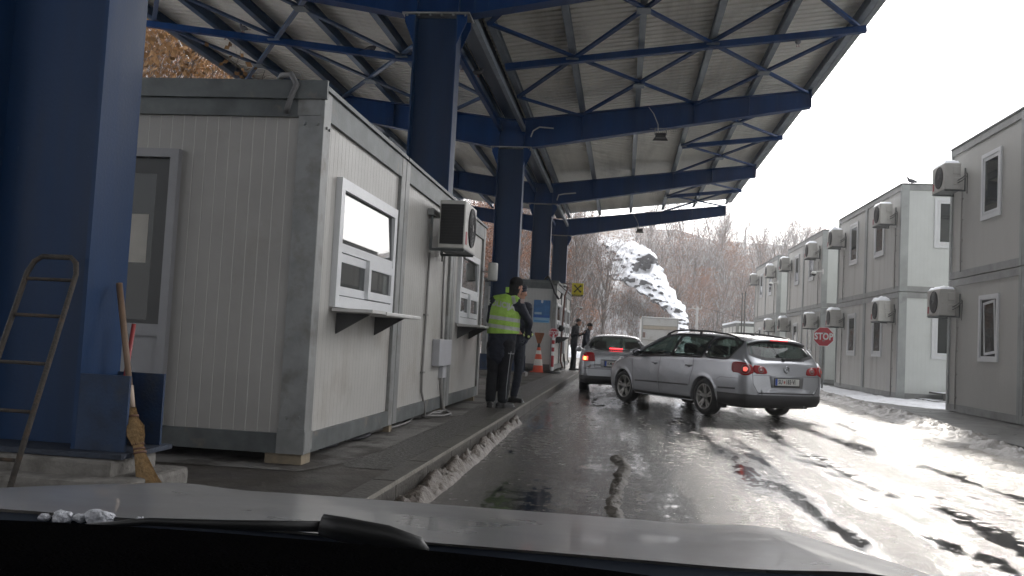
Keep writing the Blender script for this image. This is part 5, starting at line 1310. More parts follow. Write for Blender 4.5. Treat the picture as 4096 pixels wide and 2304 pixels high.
SW = [round_poly([(-2.02, 1.325), (-1.92, 1.04), (-1.84, 1.01), (-1.155, 1.015), (-1.155, 1.395), (-1.8, 1.37)], 2), [(-1.152, 1.017), (-.21, 1.006), (-.20, 1.425), (-1.152, 1.396)], [(-.195, 1.006), (1.10, .958), (.92, 1.09), (.70, 1.225), (.40, 1.352), (.1, 1.41), (-.195, 1.425)]]
for sg in (1, -1):
    M = SIDE(sg)
    for P in SW:
        w = part('side_window', eb.patch(P, M, .003, 5, sub=3), CGLASS, est)
        part('window_trim', eb.strip([tuple((Vector(p)-Vector((sum(q[0] for q in P)/len(P), sum(q[1] for q in P)/len(P))))*.975+Vector((sum(q[0] for q in P)/len(P), sum(q[1] for q in P)/len(P)))) for p in P], M, .034, .007, True), TRIM, w)
    # panel gaps
    for ln in ([(.14, .97), (.16, .6), (.12, .25)], [(-.92, 1.0), (-1.0, .80), (-1.13-.0, .70)][:1]+[(-.90, .97), (-.93, .80), (-.86, .62), (-.84, .5)][1:], [(1.15, .95), (1.12, .8), (1.08, .66), (1.06, .25)]):
        part('panel_gap', eb.strip(ln, M, .012, .0025), TRIM, est)
    part('side_moulding', eb.strip([(-.82, .50), (.15, .49)], M, .028, .014), TRIM, est)
    part('side_moulding', eb.strip([(.165, .49), (.98, .475)], M, .028, .014), TRIM, est)
    part('side_moulding', eb.strip([(-2.12, .525), (-1.68, .515)], M, .028, .014), TRIM, est)
    part('sill', eb.strip([(-.86, .262), (1.06, .262)], M, .05, .006), TRIM, est)
    part('panel_gap', eb.strip([(-2.16, .70), (-1.72, .70), (-1.63, .66)], M, .006, .0015), TRIM, est)
    for x in (-.80, .30):
        hcen = eb.hit((x, sg*3, .855), (0, -sg, 0))
        o = MB(); o.tube([hcen+Vector((-.10, sg*.004, .0)), hcen+Vector((-.05, sg*.034, .004)), hcen+Vector((.05, sg*.036, .004)), hcen+Vector((.10, sg*.004, 0))], [.012, .017, .017, .012], 8); o.ell(hcen+Vector((0, -sg*.002, -.014)), (.06, .01, .035), 12, 6, 1)
        part('door_handle', o, [PAINT, mat('handle_recess', (.10, .10, .105), .4)], est)
    # roof rail
    pts = []; rwx = [(-1.83, 0), (-1.74, .035), (-1.5, .055), (-.9, .07), (-.3, .072), (.1, .06), (.32, .03), (.40, -.005)]
    for x, dz_ in rwx:
        h = eb.hit((x, sg*.585, 3), (0, 0, -1)); pts.append(h+Vector((0, 0, dz_)))
    o = MB(); o.tube(pts, [.012, .016, .017, .017, .017, .017, .016, .012], 8)
    for x in (-1.74, -.72, .30):
        h = eb.hit((x, sg*.585, 3), (0, 0, -1)); dz_ = smooth_tab(rwx, x); o.bar(h-Vector((0, 0, .01)), h+Vector((0, 0, dz_)), .05, .022, up=(1, 0, 0))
    part('roof_rail', o, TRIM, est)
    # mirror
    b_ = eb.hit((.86, sg*3, 1.0), (0, -sg, 0)) or Vector((.86, sg*.85, 1.0))
    o = MB(); o.ell(b_+Vector((.0, sg*.15, .03)), (.075, .115, .075), 14, 8); o.bar(b_+Vector((0, -sg*.03, -.01)), b_+Vector((0, sg*.08, .0)), .05, .04, up=(0, 0, 1)); mr_ = part('mirror', o, PAINT, est)
    o = MB(); MM = Matrix.Translation(b_+Vector((-.060, sg*.15, .03))); o.ell((0, 0, 0), (.022, .10, .062), 14, 8, M=None); o.v = [MM @ v for v in o.v]; part('mirror_glass', o, mat('mirror_dark', (.12, .12, .13), .05, .9), mr_)
    for x, st in ((-1.25, 0), (1.46, rad(4))): wheel(est, x, sg*.775, sg, .325, 10, st)
    # tail light: body half wraps round the corner
    D = DIAG(sg, rad(50))
    def dp(pt): # car (x,y,z) to local plane coords
        v = D.inverted() @ Vector(pt); return (v.x, v.y)
    ol = [(-2.02, sg*.895, .965), (-2.02, sg*.895, .80), (-2.17, sg*.87, .795), (-2.27, sg*.85, .755), (-2.34, sg*.79, .76), (-2.37, sg*.715, .80), (-2.365, sg*.70, .80), (-2.335, sg*.70, .93), (-2.26, sg*.82, .975), (-2.12, sg*.88, .98)]
    L_ = [dp(p) for p in ol]
    hl = part('tail_light', eb.patch(round_poly(L_, 1), D, .012, 5), LRED, est)
    for rad_, mt_, of in ((.083, LCLR, .016), (.070, LRED, .019), (.048, LCLR, .0215), (.036, LLIT, .024)):
        c = dp((-2.30, sg*.825, .862)); P = [(c[0]+rad_*cos(2*pi*k/20), c[1]+rad_*sin(2*pi*k/20)) for k in range(20)]
        part('lamp', eb.patch(P, D, of, 3, sub=1), mt_, hl)
    # tailgate half
    P = round_poly([(sg*.695, .935), (sg*.695, .795), (sg*.45, .79), (sg*.42, .82), (sg*.46, .90), (sg*.56, .935)], 1)
    hl = part('tail_light', eb.patch(P, REAR(), .012, 4), LRED, est)
    for rad_, mt_, of in ((.055, LCLR, .016), (.040, LRED, .019), (.025, LCLR, .022)):
        P = [(sg*.555+rad_*cos(2*pi*k/20), .862+rad_*sin(2*pi*k/20)) for k in range(20)]
        part('lamp', eb.patch(P, REAR(), of, 3, sub=1), mt_, hl)
# rear glass, front glass
Mr = REAR(); RW = round_poly([(-.72, 1.035), (.72, 1.035), (.60, 1.345), (-.60, 1.345)], 1)
w = part('rear_window', eb.patch(RW, Mr, .004, 6), CGLASS, est)
part('window_trim', eb.strip([(a*.962, 1.19+(b-1.19)*.90) for a, b in RW], Mr, .045, .008, True), TRIM, w)
Mf = Matrix(((0, 0, 1, 5), (1, 0, 0, 0), (0, 1, 0, 0), (0, 0, 0, 1)))
part('windscreen', eb.patch([(-.70, 1.03), (.70, 1.03), (.57, 1.42), (-.57, 1.42)], Mf, .004, 6), CGLASS, est)
# spoiler with the high brake light
o = MB(); vs = []; 
for i in range(21):
    y = -.62+1.24*i/20; u = y/.62; 
    for (dx, z) in ((-1.93, 1.418), (-2.08, 1.402), (-2.155, 1.380), (-2.15, 1.355), (-2.05, 1.345)): vs.append((dx+.05*u*u, y, z-.035*u*u-.03*u**6))
o.add(vs, [(i*5+j, (i+1)*5+j, (i+1)*5+j+1, i*5+j+1) for i in range(20) for j in range(4)], 0, True); sp_ = part('spoiler', o, PAINT, est)
o = MB(); o.box(-2.1615, -2.14, -.19, .19, 1.357, 1.377, bev=.003); part('high_brake_light', o, mat('tail_light_bright', (.5, .01, .02), .2, emit=((1, .03, .04), .45)), sp_)
# tailgate gaps, bumper
part('panel_gap', eb.strip([(-.72, 1.0), (-.712, .62), (-.62, .475), (.62, .475), (.712, .62), (.72, 1.0)], Mr, .010, .0012), TRIM, est)
part('panel_gap', eb.strip([(-.70, .765), (-.34, .77)], Mr, .006, .0012), TRIM, est); part('panel_gap', eb.strip([(.34, .77), (.70, .765)], Mr, .006, .0012), TRIM, est)
part('bumper_lip', eb.strip([(-.60, .468), (.60, .468)], Mr, .020, .003), TRIM, est)
o = eb.patch([(-.37, .76), (.37, .76), (.34, .57), (-.34, .57)], Mr, .003, 3); part('plate_recess', o, mat('recess_silver', (.22, .225, .235), .35, .5), est)
def skirt(B, x0, z0, z1, cx):
    """dark lower bumper that follows the body outline and tucks in underneath"""
    o = MB(); vs = []; n = 48
    for i in range(n+1):
        a = pi/2+pi*i/n; d = Vector((cos(a), sin(a), 0)); c = Vector((cx, 0, z0)); h = B.hit(c+d*4, -d)
        if h is None: h = c+d*.9
        if i in (0, n): h = Vector((cx, h.y, z0))
        vs += [h+d*.004+Vector((0, 0, .006)), h+d*.014, Vector((h.x, h.y, (z0+z1)/2))+d*.006, Vector((h.x, h.y, z1+.02))-d*.04, Vector((h.x, h.y, z1))-d*.12]
    o.add(vs, [(i*5+j, (i+1)*5+j, (i+1)*5+j+1, i*5+j+1) for i in range(n) for j in range(4)], 0, True); return o
BB = mat('bumper_black', (.02, .02, .021), .55)
part('lower_bumper', skirt(eb, -2.4, .435, .235, -1.66), BB, est)
o = MB(); o.box(-2.15, 2.15, -.68, .68, .20, .30); o.box(-1.75, -.80, -.60, .60, .30, .62); o.box(1.0, 1.95, -.62, .62, .30, .66); o.box(-.8, 1.0, -.82, .82, .235, .30); part('underbody', o, mat('underbody', (.01, .01, .01), .9), est)
for y in (-.42,): 
    o = MB(); o.tube([(-2.2, y, .27), (-2.36, y, .26)], .03, 8); part('exhaust', o, mat('exhaust_steel', (.15, .15, .15), .4, .8), est)
for sg in (-1, 1):
    o = MB(); o.box(-1.66, -1.64, sg*.68, sg*.88, .16, .42); part('mud_flap', o, BLACK, est)
hp = eb.hit((-5, 0, .665), (1, 0, 0)); plate(est, basis(hp+Vector((-.014, 0, 0)), (0, -1, 0), (0, 0, 1)), 'SU', '183·VI')
# badge: ring with V over W
hb = eb.hit((-5, 0, .875), (1, 0, 0)); MB_ = basis(hb+Vector((-.010, 0, 0)), (0, -1, 0), (.10, 0, 1))
o = MB(); o.prism([(.056*cos(2*pi*k/28), .056*sin(2*pi*k/28)) for k in range(28)], .006, MB_); bd = part('badge', o, mat('badge_dark', (.05, .055, .06), .3), est)
o = MB(); o.tube([MB_ @ Vector((.056*cos(2*pi*k/28), .056*sin(2*pi*k/28), .006)) for k in range(29)], .0055, 6, caps=False)
for ln in ([(-.020, .047), (0, .006), (.020, .047)], [(-.044, .026), (-.020, -.044), (0, -.004), (.020, -.044), (.044, .026)]):
    for a, b in zip(ln, ln[1:]): o.bar(MB_ @ Vector((*a, .007)), MB_ @ Vector((*b, .007)), .009, .005, up=(1, 0, 0))
part('emblem', o, CHROME, bd)
o = MB(); p0 = eb.hit((-5, .0, 1.055), (1, 0, 0)); o.ell(p0+Vector((-.015, 0, -.01)), (.035, .045, .03), 10, 6); p1 = eb.hit((-5, -.42, 1.075), (1, 0, 0)); o.bar(p0+Vector((-.03, 0, 0)), p1+Vector((-.02, 0, 0)), .018, .014); part('rear_wiper', o, TRIM, est)
o = MB(); h = eb.hit((-1.45, 0, 3), (0, 0, -1)); o.ell(h, (.06, .03, .03), 10, 6); o.tube([h, h+Vector((-.08, 0, .06)), h+Vector((-.20, 0, .10))], [.006, .004, .003], 5); part('aerial', o, TRIM, est)
# front: lights, grille
for sg in (-1, 1):
    D = Matrix(((sg*-sin(rad(40)), 0, cos(rad(40)), 5*cos(rad(40))), (cos(rad(40)), 0, sg*sin(rad(40)), sg*5*sin(rad(40))), (0, 1, 0, 0), (0, 0, 0, 1)))
    def fp(pt): v = D.inverted() @ Vector(pt); return (v.x, v.y)
    part('headlight', eb.patch(round_poly([fp(p) for p in ((2.05, sg*.83, .78), (2.1, sg*.80, .70), (2.3, sg*.58, .62), (2.3, sg*.5, .70), (2.15, sg*.68, .80))], 1), D, .01, 3), LCLR, est)
seats(est, [(.25, (-.38, .38)), (-.65, (-.42, 0, .42))], 1.0)
o = MB(); o.box(-2.1, 1.0, -.80, .80, .30, .34); o.box(-2.1, -.95, -.66, .66, .34, .86); o.box(.75, 1.25, -.75, .75, .6, .97, bev=.05); part('cabin_floor', o, DARKIN, est)
o = MB(); n = 20
for k in range(n): pass
o.tube([Vector((.62, .38, .93))+Vector((.08*0+.05*cos(2*pi*k/20), .185*sin(2*pi*k/20), .16*cos(2*pi*k/20))) for k in range(21)], .012, 6, caps=False); part('steering_wheel', o, BLACK, est)
est.location = (.98, 17.35, 0); est.rotation_euler = (0, 0, 0)

# ---- silver saloon
sb = Body(
    ztop=[(-2.27, .66), (-2.262, .76), (-2.25, .90), (-2.22, .965), (-2.17, .992), (-2.0, 1.005), (-1.80, 1.015), (-1.68, 1.04), (-1.45, 1.16), (-1.2, 1.29), (-.95, 1.375), (-.6, 1.415), (-.1, 1.428), (.3, 1.40), (.6, 1.32), (.95, 1.13), (1.2, 1.0), (1.3, .965), (1.8, .90), (2.1, .80), (2.22, .68), (2.27, .55)],
    halfw=[(-2.27, .66), (-2.262, .72), (-2.245, .765), (-2.2, .80), (-2.1, .835), (-1.9, .86), (-1.3, .88), (0, .885), (1.3, .875), (1.8, .84), (2.1, .72), (2.22, .58), (2.27, .45)],
    zbelt=[(-2.27, .6), (-2.2, .91), (-1.9, .955), (-1, .955), (0, .94), (1, .91), (1.3, .88), (2.27, .48)],
    zbot=[(-2.27, .34), (-2.0, .27), (-1.6, .23), (1.7, .22), (2.27, .28)],
    roofw=[(-1.7, .64), (-1.2, .585), (0, .60), (.6, .60), (1.2, .66)], axles=(-1.29, 1.36), archr=.35, xr=-2.27, xf=2.27,
    sidewin=[[(-1.42, 1.0), (-.95, .99), (-.30, .985), (-.28, 1.335), (-.7, 1.325), (-1.1, 1.22)], [(-.22, .985), (.95, .955), (.72, 1.10), (.35, 1.285), (-.2, 1.335)]],
    rearwin=[(-.62, 1.045), (.62, 1.045), (.53, 1.345), (-.53, 1.345)], frontwin=[(-.62, 1.02), (.62, 1.02), (.53, 1.34), (-.53, 1.34)])
sal = thing('saloon_car', 'silver saloon car with lit brake lights waiting by the kerb ahead of the estate car', 'car', (0, 0, 0))
car_common(sal, sb, 1.43)
for sg in (1, -1):
    M = SIDE(sg)
    for P in ([(-1.50, .985), (-.95, .972), (-.262, .965), (-.25, 1.355), (-.7, 1.345), (-1.15, 1.235)], [(-.25, .965), (1.05, .935), (.75, 1.13), (.38, 1.31), (-.24, 1.355)]):
        part('side_window', sb.patch(P, M, .004, 5), CGLASS, sal)
    for x, st in ((-1.29, 0), (1.36, 0)): wheel(sal, x, sg*.755, sg, .315, 10, st)
    P = [(sg*.80, .955), (sg*.80, .755), (sg*.78, .745), (sg*.50, .745), (sg*.485, .76), (sg*.515, .93), (sg*.54, .955)]
    tl = part('tail_light', sb.patch(round_poly(P, 1), REAR(), .010, 4), LRED, sal)
    P = [(sg*.78, .86), (sg*.78, .765), (sg*.655, .765), (sg*.655, .86)]
    part('lamp', sb.patch(P, REAR(), .014, 3), LLIT, tl)
    P = [(sg*.755, .845), (sg*.755, .775), (sg*.70, .775), (sg*.70, .845)]
    part('lamp', sb.patch(P, REAR(), .017, 3), mat('brake_core', (1, .5, .1), .3, emit=((1, .42, .08), 4.0)), tl)
    b_ = sb.hit((.80, sg*3, .97), (0, -sg, 0)) or Vector((.80, sg*.83, .97))
    o = MB(); o.ell(b_+Vector((0, sg*.13, .02)), (.07, .10, .065), 12, 8); o.bar(b_+Vector((0, -sg*.03, -.01)), b_+Vector((0, sg*.08, 0)), .04, .03); part('mirror', o, PAINT, sal)
RW = round_poly([(-.70, 1.015), (.70, 1.015), (.565, 1.375), (-.565, 1.375)], 1)
w = part('rear_window', sb.patch(RW, Mr, .004, 6), CGLASS, sal)
part('window_trim', sb.strip([(a*.965, 1.19+(b-1.19)*.91) for a, b in RW], Mr, .04, .008, True), TRIM, w)
part('windscreen', sb.patch([(-.66, 1.0), (.66, 1.0), (.56, 1.365), (-.56, 1.365)], Mf, .004, 6), CGLASS, sal)
o = MB(); o.box(-1.60, -1.575, -.155, .155, 1.045, 1.075, M=None); o.v = [v+Vector((-.03, 0, .0)) for v in o.v]; part('high_brake_light', o, mat('brake_strip', (.9, .05, .05), .3, emit=((1, .03, .04), 5.0)), sal)
part('panel_gap', sb.strip([(-.56, .98), (-.50, .93), (-.49, .60), (.49, .60), (.50, .93), (.56, .98)], Mr, .010, .0012), TRIM, sal)
o = sb.patch([(-.36, .80), (.36, .80), (.34, .62), (-.34, .62)], Mr, .003, 3); part('plate_recess', o, mat('recess_silver', 0), sal)
hp = sb.hit((-5, 0, .705), (1, 0, 0)); plate(sal, basis(hp+Vector((-.014, 0, 0)), (0, -1, 0), (0, 0, 1)), 'KM', '020·MA')
hb = sb.hit((-5, 0, .865), (1, 0, 0)); o = MB()
for k_ in range(4): o.tube([hb+Vector((-.010, (1.5-k_)*.052+.036*cos(2*pi*j/20), .036*sin(2*pi*j/20))) for j in range(21)], .0055, 5, caps=False)
part('badge_rings', o, CHROME, sal)
part('bumper_lip', sb.strip([(-.80, .575), (.80, .575)], Mr, .012, .002), TRIM, sal)
part('lower_bumper', skirt(sb, -2.3, .40, .215, -1.68), BB, sal)
o = MB(); o.box(-2.1, 2.1, -.68, .68, .20, .30); o.box(-1.75, -.85, -.58, .58, .3, .6); o.box(.95, 1.85, -.6, .6, .3, .62); o.box(-.85, .95, -.8, .8, .235, .3); part('underbody', o, mat('underbody', 0), sal)
seats(sal, [(.30, (-.37, .37)), (-.60, (-.40, .40))], .95)
o = MB(); o.box(-2.0, 1.0, -.78, .78, .30, .34); o.box(-1.9, -1.0, -.6, .6, .34, .94); part('cabin_floor', o, DARKIN, sal)
o = MB(); o.ell((.28, .37, 1.14), (.10, .09, .12), 12, 8); o.ell((.28, .37, .85), (.13, .22, .26), 12, 8); 
solo_driver = part('driver', o, mat('driver_dark', (.03, .028, .027), .9), sal)
sal.location = (-.17, 23.6, 0); sal.rotation_euler = (0, 0, pi/2+rad(1.0))
est.location = (1.57, 17.92, 0); est.rotation_euler = (0, 0, pi/2+rad(31.4))

# ---- white box truck further on
tr = thing('box_truck', 'white box truck seen from behind beyond the waiting cars', 'truck', (2.4, 60, 0))
TW = mat('truck_white', (.62, .62, .60), .45, 0, .06, 1.5, dirt=((.42, .38, .31), 1.2, .55, .8), streak=2)
o = MB(); o.box(-1.2, 1.2, 0, 6, .95, 3.12, bev=.03); part('cargo_box', o, TW, tr)
o = MB(); o.frame(-1.17, 1.17, 1.0, 3.09, .07, .03, basis((0, -.002, 0), (1, 0, 0), (0, 0, 1))); part('door_frame', o, mat('truck_frame', (.45, .45, .44), .4, .3), tr)
o = MB()
for z in (2.55, 2.32, 1.6): o.box(-1.1, 1.1, -.025, -.001, z-.02, z+.02)
part('door_strip', o, mat('truck_strip', (.34, .31, .26), .6), tr)
o = MB(); o.box(-1.1, 1.1, -.012, -.001, 2.34, 2.53); part('roller_band', o, mat('truck_band', (.50, .44, .35), .6), tr)
o = MB(); o.box(-1.15, 1.15, -.1, .05, .55, .7); o.box(-.4, .4, .3, 6.5, .6, .94); part('chassis', o, BLACK, tr)
for sg in (-1, 1):
    o = MB(); o.cyl((sg*.75, 1.2, .45), (sg*1.12, 1.2, .45), .45, 24); part('wheel', o, RUBBER, tr)
    o = MB(); o.cyl((sg*.75, 6.8, .45), (sg*1.12, 6.8, .45), .45, 24); part('wheel', o, RUBBER, tr)
    o = MB(); o.box(sg*.85, sg*1.1, -.12, -.101, .57, .68); part('tail_light', o, LRED, tr)
o = MB(); o.box(-1.05, 1.05, 6.2, 7.9, .6, 2.5, bev=.12); part('driver_cab', o, TW, tr)
o = MB(); o.box(-1.11, -1.05, -.03, -.026, 1.75, 2.0) if False else o.box(-1.1, -.93, -.03, -.026, 1.75, 2.1); part('mud_patch', o, mat('truck_mud', (.25, .17, .14), .8), tr)
# ------------------------------------------------------------------ people
def remesh(mb, voxel, smooth=4, factor=.5, wr=0, seed=0):
    me = mb.mesh('tmp'); ob = bpy.data.objects.new('tmp', me)
    m = ob.modifiers.new('r', 'REMESH'); m.mode = 'VOXEL'; m.voxel_size = voxel
    if smooth: s_ = ob.modifiers.new('s', 'SMOOTH'); s_.iterations = smooth; s_.factor = factor
    out_ = evald(ob); bpy.data.meshes.remove(me)
    if wr:
        NR = [v.normal.copy() for v in out_.vertices]
        for v, n in zip(out_.vertices, NR):
            c = v.co.copy()
            d = noise.noise(Vector((c.x*9, c.y*9, c.z*16+seed)))+.5*noise.noise(Vector((c.x*22, c.y*22, c.z*30+seed)))
            v.co = c+n*d*wr
    out_.polygons.foreach_set('use_smooth', [True]*len(out_.polygons)); return out_
def cap(mb, a, b, ra, rb, sq=None, n=12):
    """tapered capsule; sq = (scale across, direction of the wide axis)"""
    a = Vector(a); b = Vector(b); d = (b-a).normalized(); pts = []; rs = []
    for k in range(4): t = pi/2*(1-k/4.0); pts.append(a-d*ra*sin(t)); rs.append(max(.001, ra*cos(t)))
    pts += [a, b]; rs += [ra, rb]
    for k in range(1, 5): t = pi/2*k/4.0; pts.append(b+d*rb*sin(t)); rs.append(max(.001, rb*cos(t)))
    mb.tube(pts, rs, n, squash=sq)
def chain(mb, J, sq=None):
    for (a, ra), (b, rb) in zip(J, J[1:]): cap(mb, a, b, ra, rb, sq)
def hand(mb, w, d, nrm, curl=.5, k=1.0, glove=1.0):
    """wrist w, finger direction d, palm normal nrm (the side the fingers close to)"""
    w = Vector(w); d = Vector(d).normalized(); nrm = Vector(nrm); nrm = (nrm-d*nrm.dot(d)).normalized(); sd = d.cross(nrm)
    for t in (-.028, -.009, .010, .028): cap(mb, w+d*.01+sd*t*.6, w+d*.085*k+sd*t, .017*glove, .013*glove)
    for i, (t, L) in enumerate(((-.030, .062), (-.010, .078), (.010, .072), (.029, .058))):
        p = w+d*.088*k+sd*t; a = curl*.5; q = d
        for seg in range(3):
            q = (q*cos(a)+nrm*sin(a)).normalized(); p2 = p+q*L*k*(.45, .32, .23)[seg]; cap(mb, p, p2, .0092*glove-.0006*seg, .0088*glove-.0006*seg, n=8); p = p2; a = curl*.7
    p = w+d*.03-sd*.03; q = (d*.6-sd*.75+nrm*.35).normalized(); p2 = p+q*.042; cap(mb, p, p2, .012*glove, .0105*glove, n=8); q = (q*.6+d*.5+nrm*.4).normalized(); cap(mb, p2, p2+q*.032, .0105*glove, .009*glove, n=8)
SKIN = mat('skin', (.42, .22, .15), .5, 0, .06, 8)
def head(mb, c, f, r=.098):
    """head with nose, ears, brow, jaw; c centre, f facing"""
    c = Vector(c); f = Vector(f).normalized(); up = Vector((0, 0, 1)); s = f.cross(up).normalized(); up = s.cross(f)
    M = Matrix(((s.x, f.x, up.x), (s.y, f.y, up.y), (s.z, f.z, up.z)))
    mb.ell(c+up*.025, (r*.80, r*.98, r*1.0), 18, 12, M=M); mb.ell(c+f*.022-up*.045, (r*.60, r*.72, r*.78), 16, 10, M=M); mb.ell(c+f*.05-up*.10, (.030, .026, .022), 10, 6, M=M)
    cap(mb, c+f*.088+up*.012, c+f*.108-up*.022, .008, .014, n=8); mb.ell(c+f*.088-up*.056, (.024, .012, .009), 10, 6, M=M)
    for g in (-1, 1): mb.ell(c+s*g*r*.80-f*.005-up*.005, (.010, .020, .032), 8, 6, M=M)
    return M, s, f, up
def person(name_lb, loc, J, face, opts):
    t = thing('person', name_lb, 'person', loc, 0)
    G = lambda k: Vector(J[k])
    b = MB(); Mh, s, f, up = head(b, G('head'), face, opts.get('hr', .098))
    chain(b, [(G('neck')+Vector((0, 0, -.04)), .055), (G('head')-up*.03, .05)])
    tq = opts.get('wide', Vector((1, 0, 0)))
    chain(b, [(G('pelvis'), .12), (G('belly'), .12), (G('chest'), .12), (G('neck')+Vector((0, 0, -.06)), .06)])
    for k in 'LR':
        chain(b, [(G('hip'+k), .08), (G('knee'+k), .05), (G('ankle'+k), .035)]); chain(b, [(G('chest'), .09), (G('sho'+k), .06), (G('elb'+k), .04), (G('wri'+k), .028)])
        hd = J['hand'+k]; hand(b, G('wri'+k), hd[0], hd[1], hd[2], glove=1.12 if opts.get('gloves') else 1.0)
    me = remesh(b, opts.get('vox', .0075), 3); bm_ = [SKIN]
    if opts.get('gloves'):
        bm_.append(opts['gloves'])
        for p in me.polygons:
            if min((p.center-G('wriL')).length, (p.center-G('wriR')).length) < .24: p.material_index = 1
    part('body', me, bm_, t)
    # trousers
    b = MB(); hw = opts.get('legk', 1.0)
    chain(b, [(G('pelvis')+Vector((0, 0, .08)), .155), (G('pelvis'), .165)], (.78, tq))
    for k in 'LR': chain(b, [(G('hip'+k), .115*hw), ((G('hip'+k)*.5+G('knee'+k)*.5), .105*hw), (G('knee'+k), .083*hw), ((G('knee'+k)*.45+G('ankle'+k)*.55), .080*hw), (G('ankle'+k)+Vector((0, 0, .04)), .070*hw)])
    me = remesh(b, .012, 5, wr=.006, seed=3); part('trousers', me, opts['trousers'], t)
    # boots
    for k in 'LR':
        b = MB(); fd = Vector(J['foot'+k]).normalized(); a = G('ankle'+k); a0 = Vector((a.x, a.y, .05))
        cap(b, a0-fd*.05, a0+fd*.15+Vector((0, 0, -.010)), .048, .040); cap(b, a0, a0+Vector((0, 0, .12)), .052, .056); b.box(-.095, .20, -.045, .045, .0, .028, M=Matrix.Translation((a0.x, a0.y, 0)) @ Matrix.Rotation(atan2(fd.y, fd.x), 4, 'Z'), bev=.012)
        part('boot', remesh(b, .007, 2), mat('black_boot', (.010, .010, .010), .35), t)
    # jacket
    b = MB(); jk = opts.get('jk', 1.0)
    C = [(G('pelvis')+Vector((0, 0, opts.get('hem', -.06))), .185*jk), (G('belly'), .185*jk), (G('chest'), .178*jk), (G('chest')+(G('neck')-G('chest'))*.55, .13*jk)]
    chain(b, C, (.72, tq)); chain(b, [(G('shoL'), .085), (G('neck')+Vector((0, 0, -.055)), .075), (G('shoR'), .085)])
    for k in 'LR': chain(b, [(G('chest')*.4+G('sho'+k)*.6, .10), (G('sho'+k), .082), ((G('sho'+k)+G('elb'+k))/2, .070), (G('elb'+k), .062), (G('wri'+k), .047)])
    chain(b, [(G('neck')+Vector((0, 0, -.06)), .08), (G('neck')+Vector((0, 0, .015)), .066)])
    me = remesh(b, .010, 5, wr=.008, seed=opts.get('seed', 1)); jo = part('jacket', me, opts['jacket'], t)
    # eyes, hair or hat
    b = MB()
    for g in (-1, 1): b.ell(G('head')+s*g*.032+f*.082+up*.012, (.011, .008, .006), 8, 5)
    part('eyes', b, mat('eye_dark', (.03, .02, .015), .3), t)
    kind = opts['top']; c = G('head'); r = opts.get('hr', .098); b = MB()
    if kind == 'hair':
        b.ell(c+up*.045-f*.012, (r*.86, r*1.02, r*.93), 18, 12, M=Mh); me = remesh(b, .008, 2, wr=.004)
        bm = bmesh.new(); bm.from_mesh(me); bmesh.ops.delete(bm, geom=[v for v in bm.verts if (v.co-c).dot(up) < .03 and (v.co-c).dot(f) > -.0 or (v.co-c).dot(up) < -.045], context='VERTS'); bm.to_mesh(me); bm.free()
        part('hair', me, mat('dark_hair', (.02, .014, .010), .6), t)
    elif kind == 'beanie':
        b.ell(c+up*.06-f*.004, (r*.94, r*1.10, r*1.02), 18, 12, M=Mh)
        if opts.get('neckwarm'): b.ell(c-up*.04-f*.03, (r*.90, r*.9, r*.9), 14, 8, M=Mh); cap(b, G('neck')+Vector((0, 0, .02)), c-f*.02, .085, .09)
        me = remesh(b, .009, 3, wr=.004); bm = bmesh.new(); bm.from_mesh(me)
        bmesh.ops.delete(bm, geom=[v for v in bm.verts if (v.co-c).dot(up) < .028 and ((v.co-c).dot(f) > .02 or not opts.get('neckwarm'))], context='VERTS'); bm.to_mesh(me); bm.free()
        part('knitted_hat', me, mat('black_knit', (.010, .010, .011), .95, 0, .2, 60, .8, 150), t)
    elif kind == 'cap':
        b.ell(c+up*.055-f*.004, (r*.92, r*1.08, r*.95), 18, 12, M=Mh); b.ell(c+up*.115-f*.0, (r*.98, r*1.1, r*.35), 18, 8, M=Mh)
        me = remesh(b, .008, 2); bm = bmesh.new(); bm.from_mesh(me); bmesh.ops.delete(bm, geom=[v for v in bm.verts if (v.co-c).dot(up) < .040], context='VERTS'); bm.to_mesh(me); bm.free()
        hc = part('peaked_cap', me, mat('police_navy_cap', (.008, .011, .022), .7), t)
        q = MB(); q.ell(c+f*(r*1.15)+up*.040, (r*.62, r*.50, .008), 14, 6, M=Mh); part('peak', q, mat('police_navy_cap', 0), hc)
        q = MB(); q.ell(c+f*(r*1.08)+up*.088, (.017, .006, .022), 10, 6, M=Mh); part('cap_badge', q, mat('badge_silver', (.4, .42, .45), .4, .5), hc)
    return t, jo
NAVY = mat('police_navy', (.0075, .011, .024), .75, 0, .25, 9, .35, 70)
NAVYT = mat('police_navy_trousers', (.0045, .0055, .009), .85, 0, .3, 9, .3, 70)
GLV = mat('grey_navy_glove', (.018, .024, .040), .7, 0, .6, 26, .3, 60)
# 1: policeman with the yellow vest, seen from behind
Jv = dict(pelvis=(-.02, 0, .96), belly=(.0, .02, 1.14), chest=(.02, 0, 1.40), neck=(.09, .02, 1.64), head=(.155, .05, 1.775),
          hipL=(-.11, .0, .93), kneeL=(-.125, .03, .52), ankleL=(-.14, 0, .09), hipR=(.07, -.02, .93), kneeR=(.055, 0, .52), ankleR=(.045, -.05, .09),
          shoL=(-.165, .05, 1.55), elbL=(-.22, .16, 1.27), wriL=(-.04, .30, 1.10), handL=((1, .1, .0), (0, -1, -.2), .5),
          shoR=(.215, -.04, 1.53), elbR=(.365, .04, 1.27), wriR=(.345, .20, 1.05), handR=((-.35, .15, -1), (-1, .3, 0), .6),
          footL=(-.1, 1, 0), footR=(.75, .45, 0))
pv, jv = person('policeman seen from behind in a yellow reflective vest and black knitted hat', (-1.74, 13.1, .15), Jv, (.75, .65, -.12),
            dict(trousers=NAVYT, jacket=NAVY, top='beanie', neckwarm=True, gloves=GLV, jk=1.13, hem=-.13, legk=1.08, wide=Vector((1, .25, 0)), seed=2, vox=.0075))
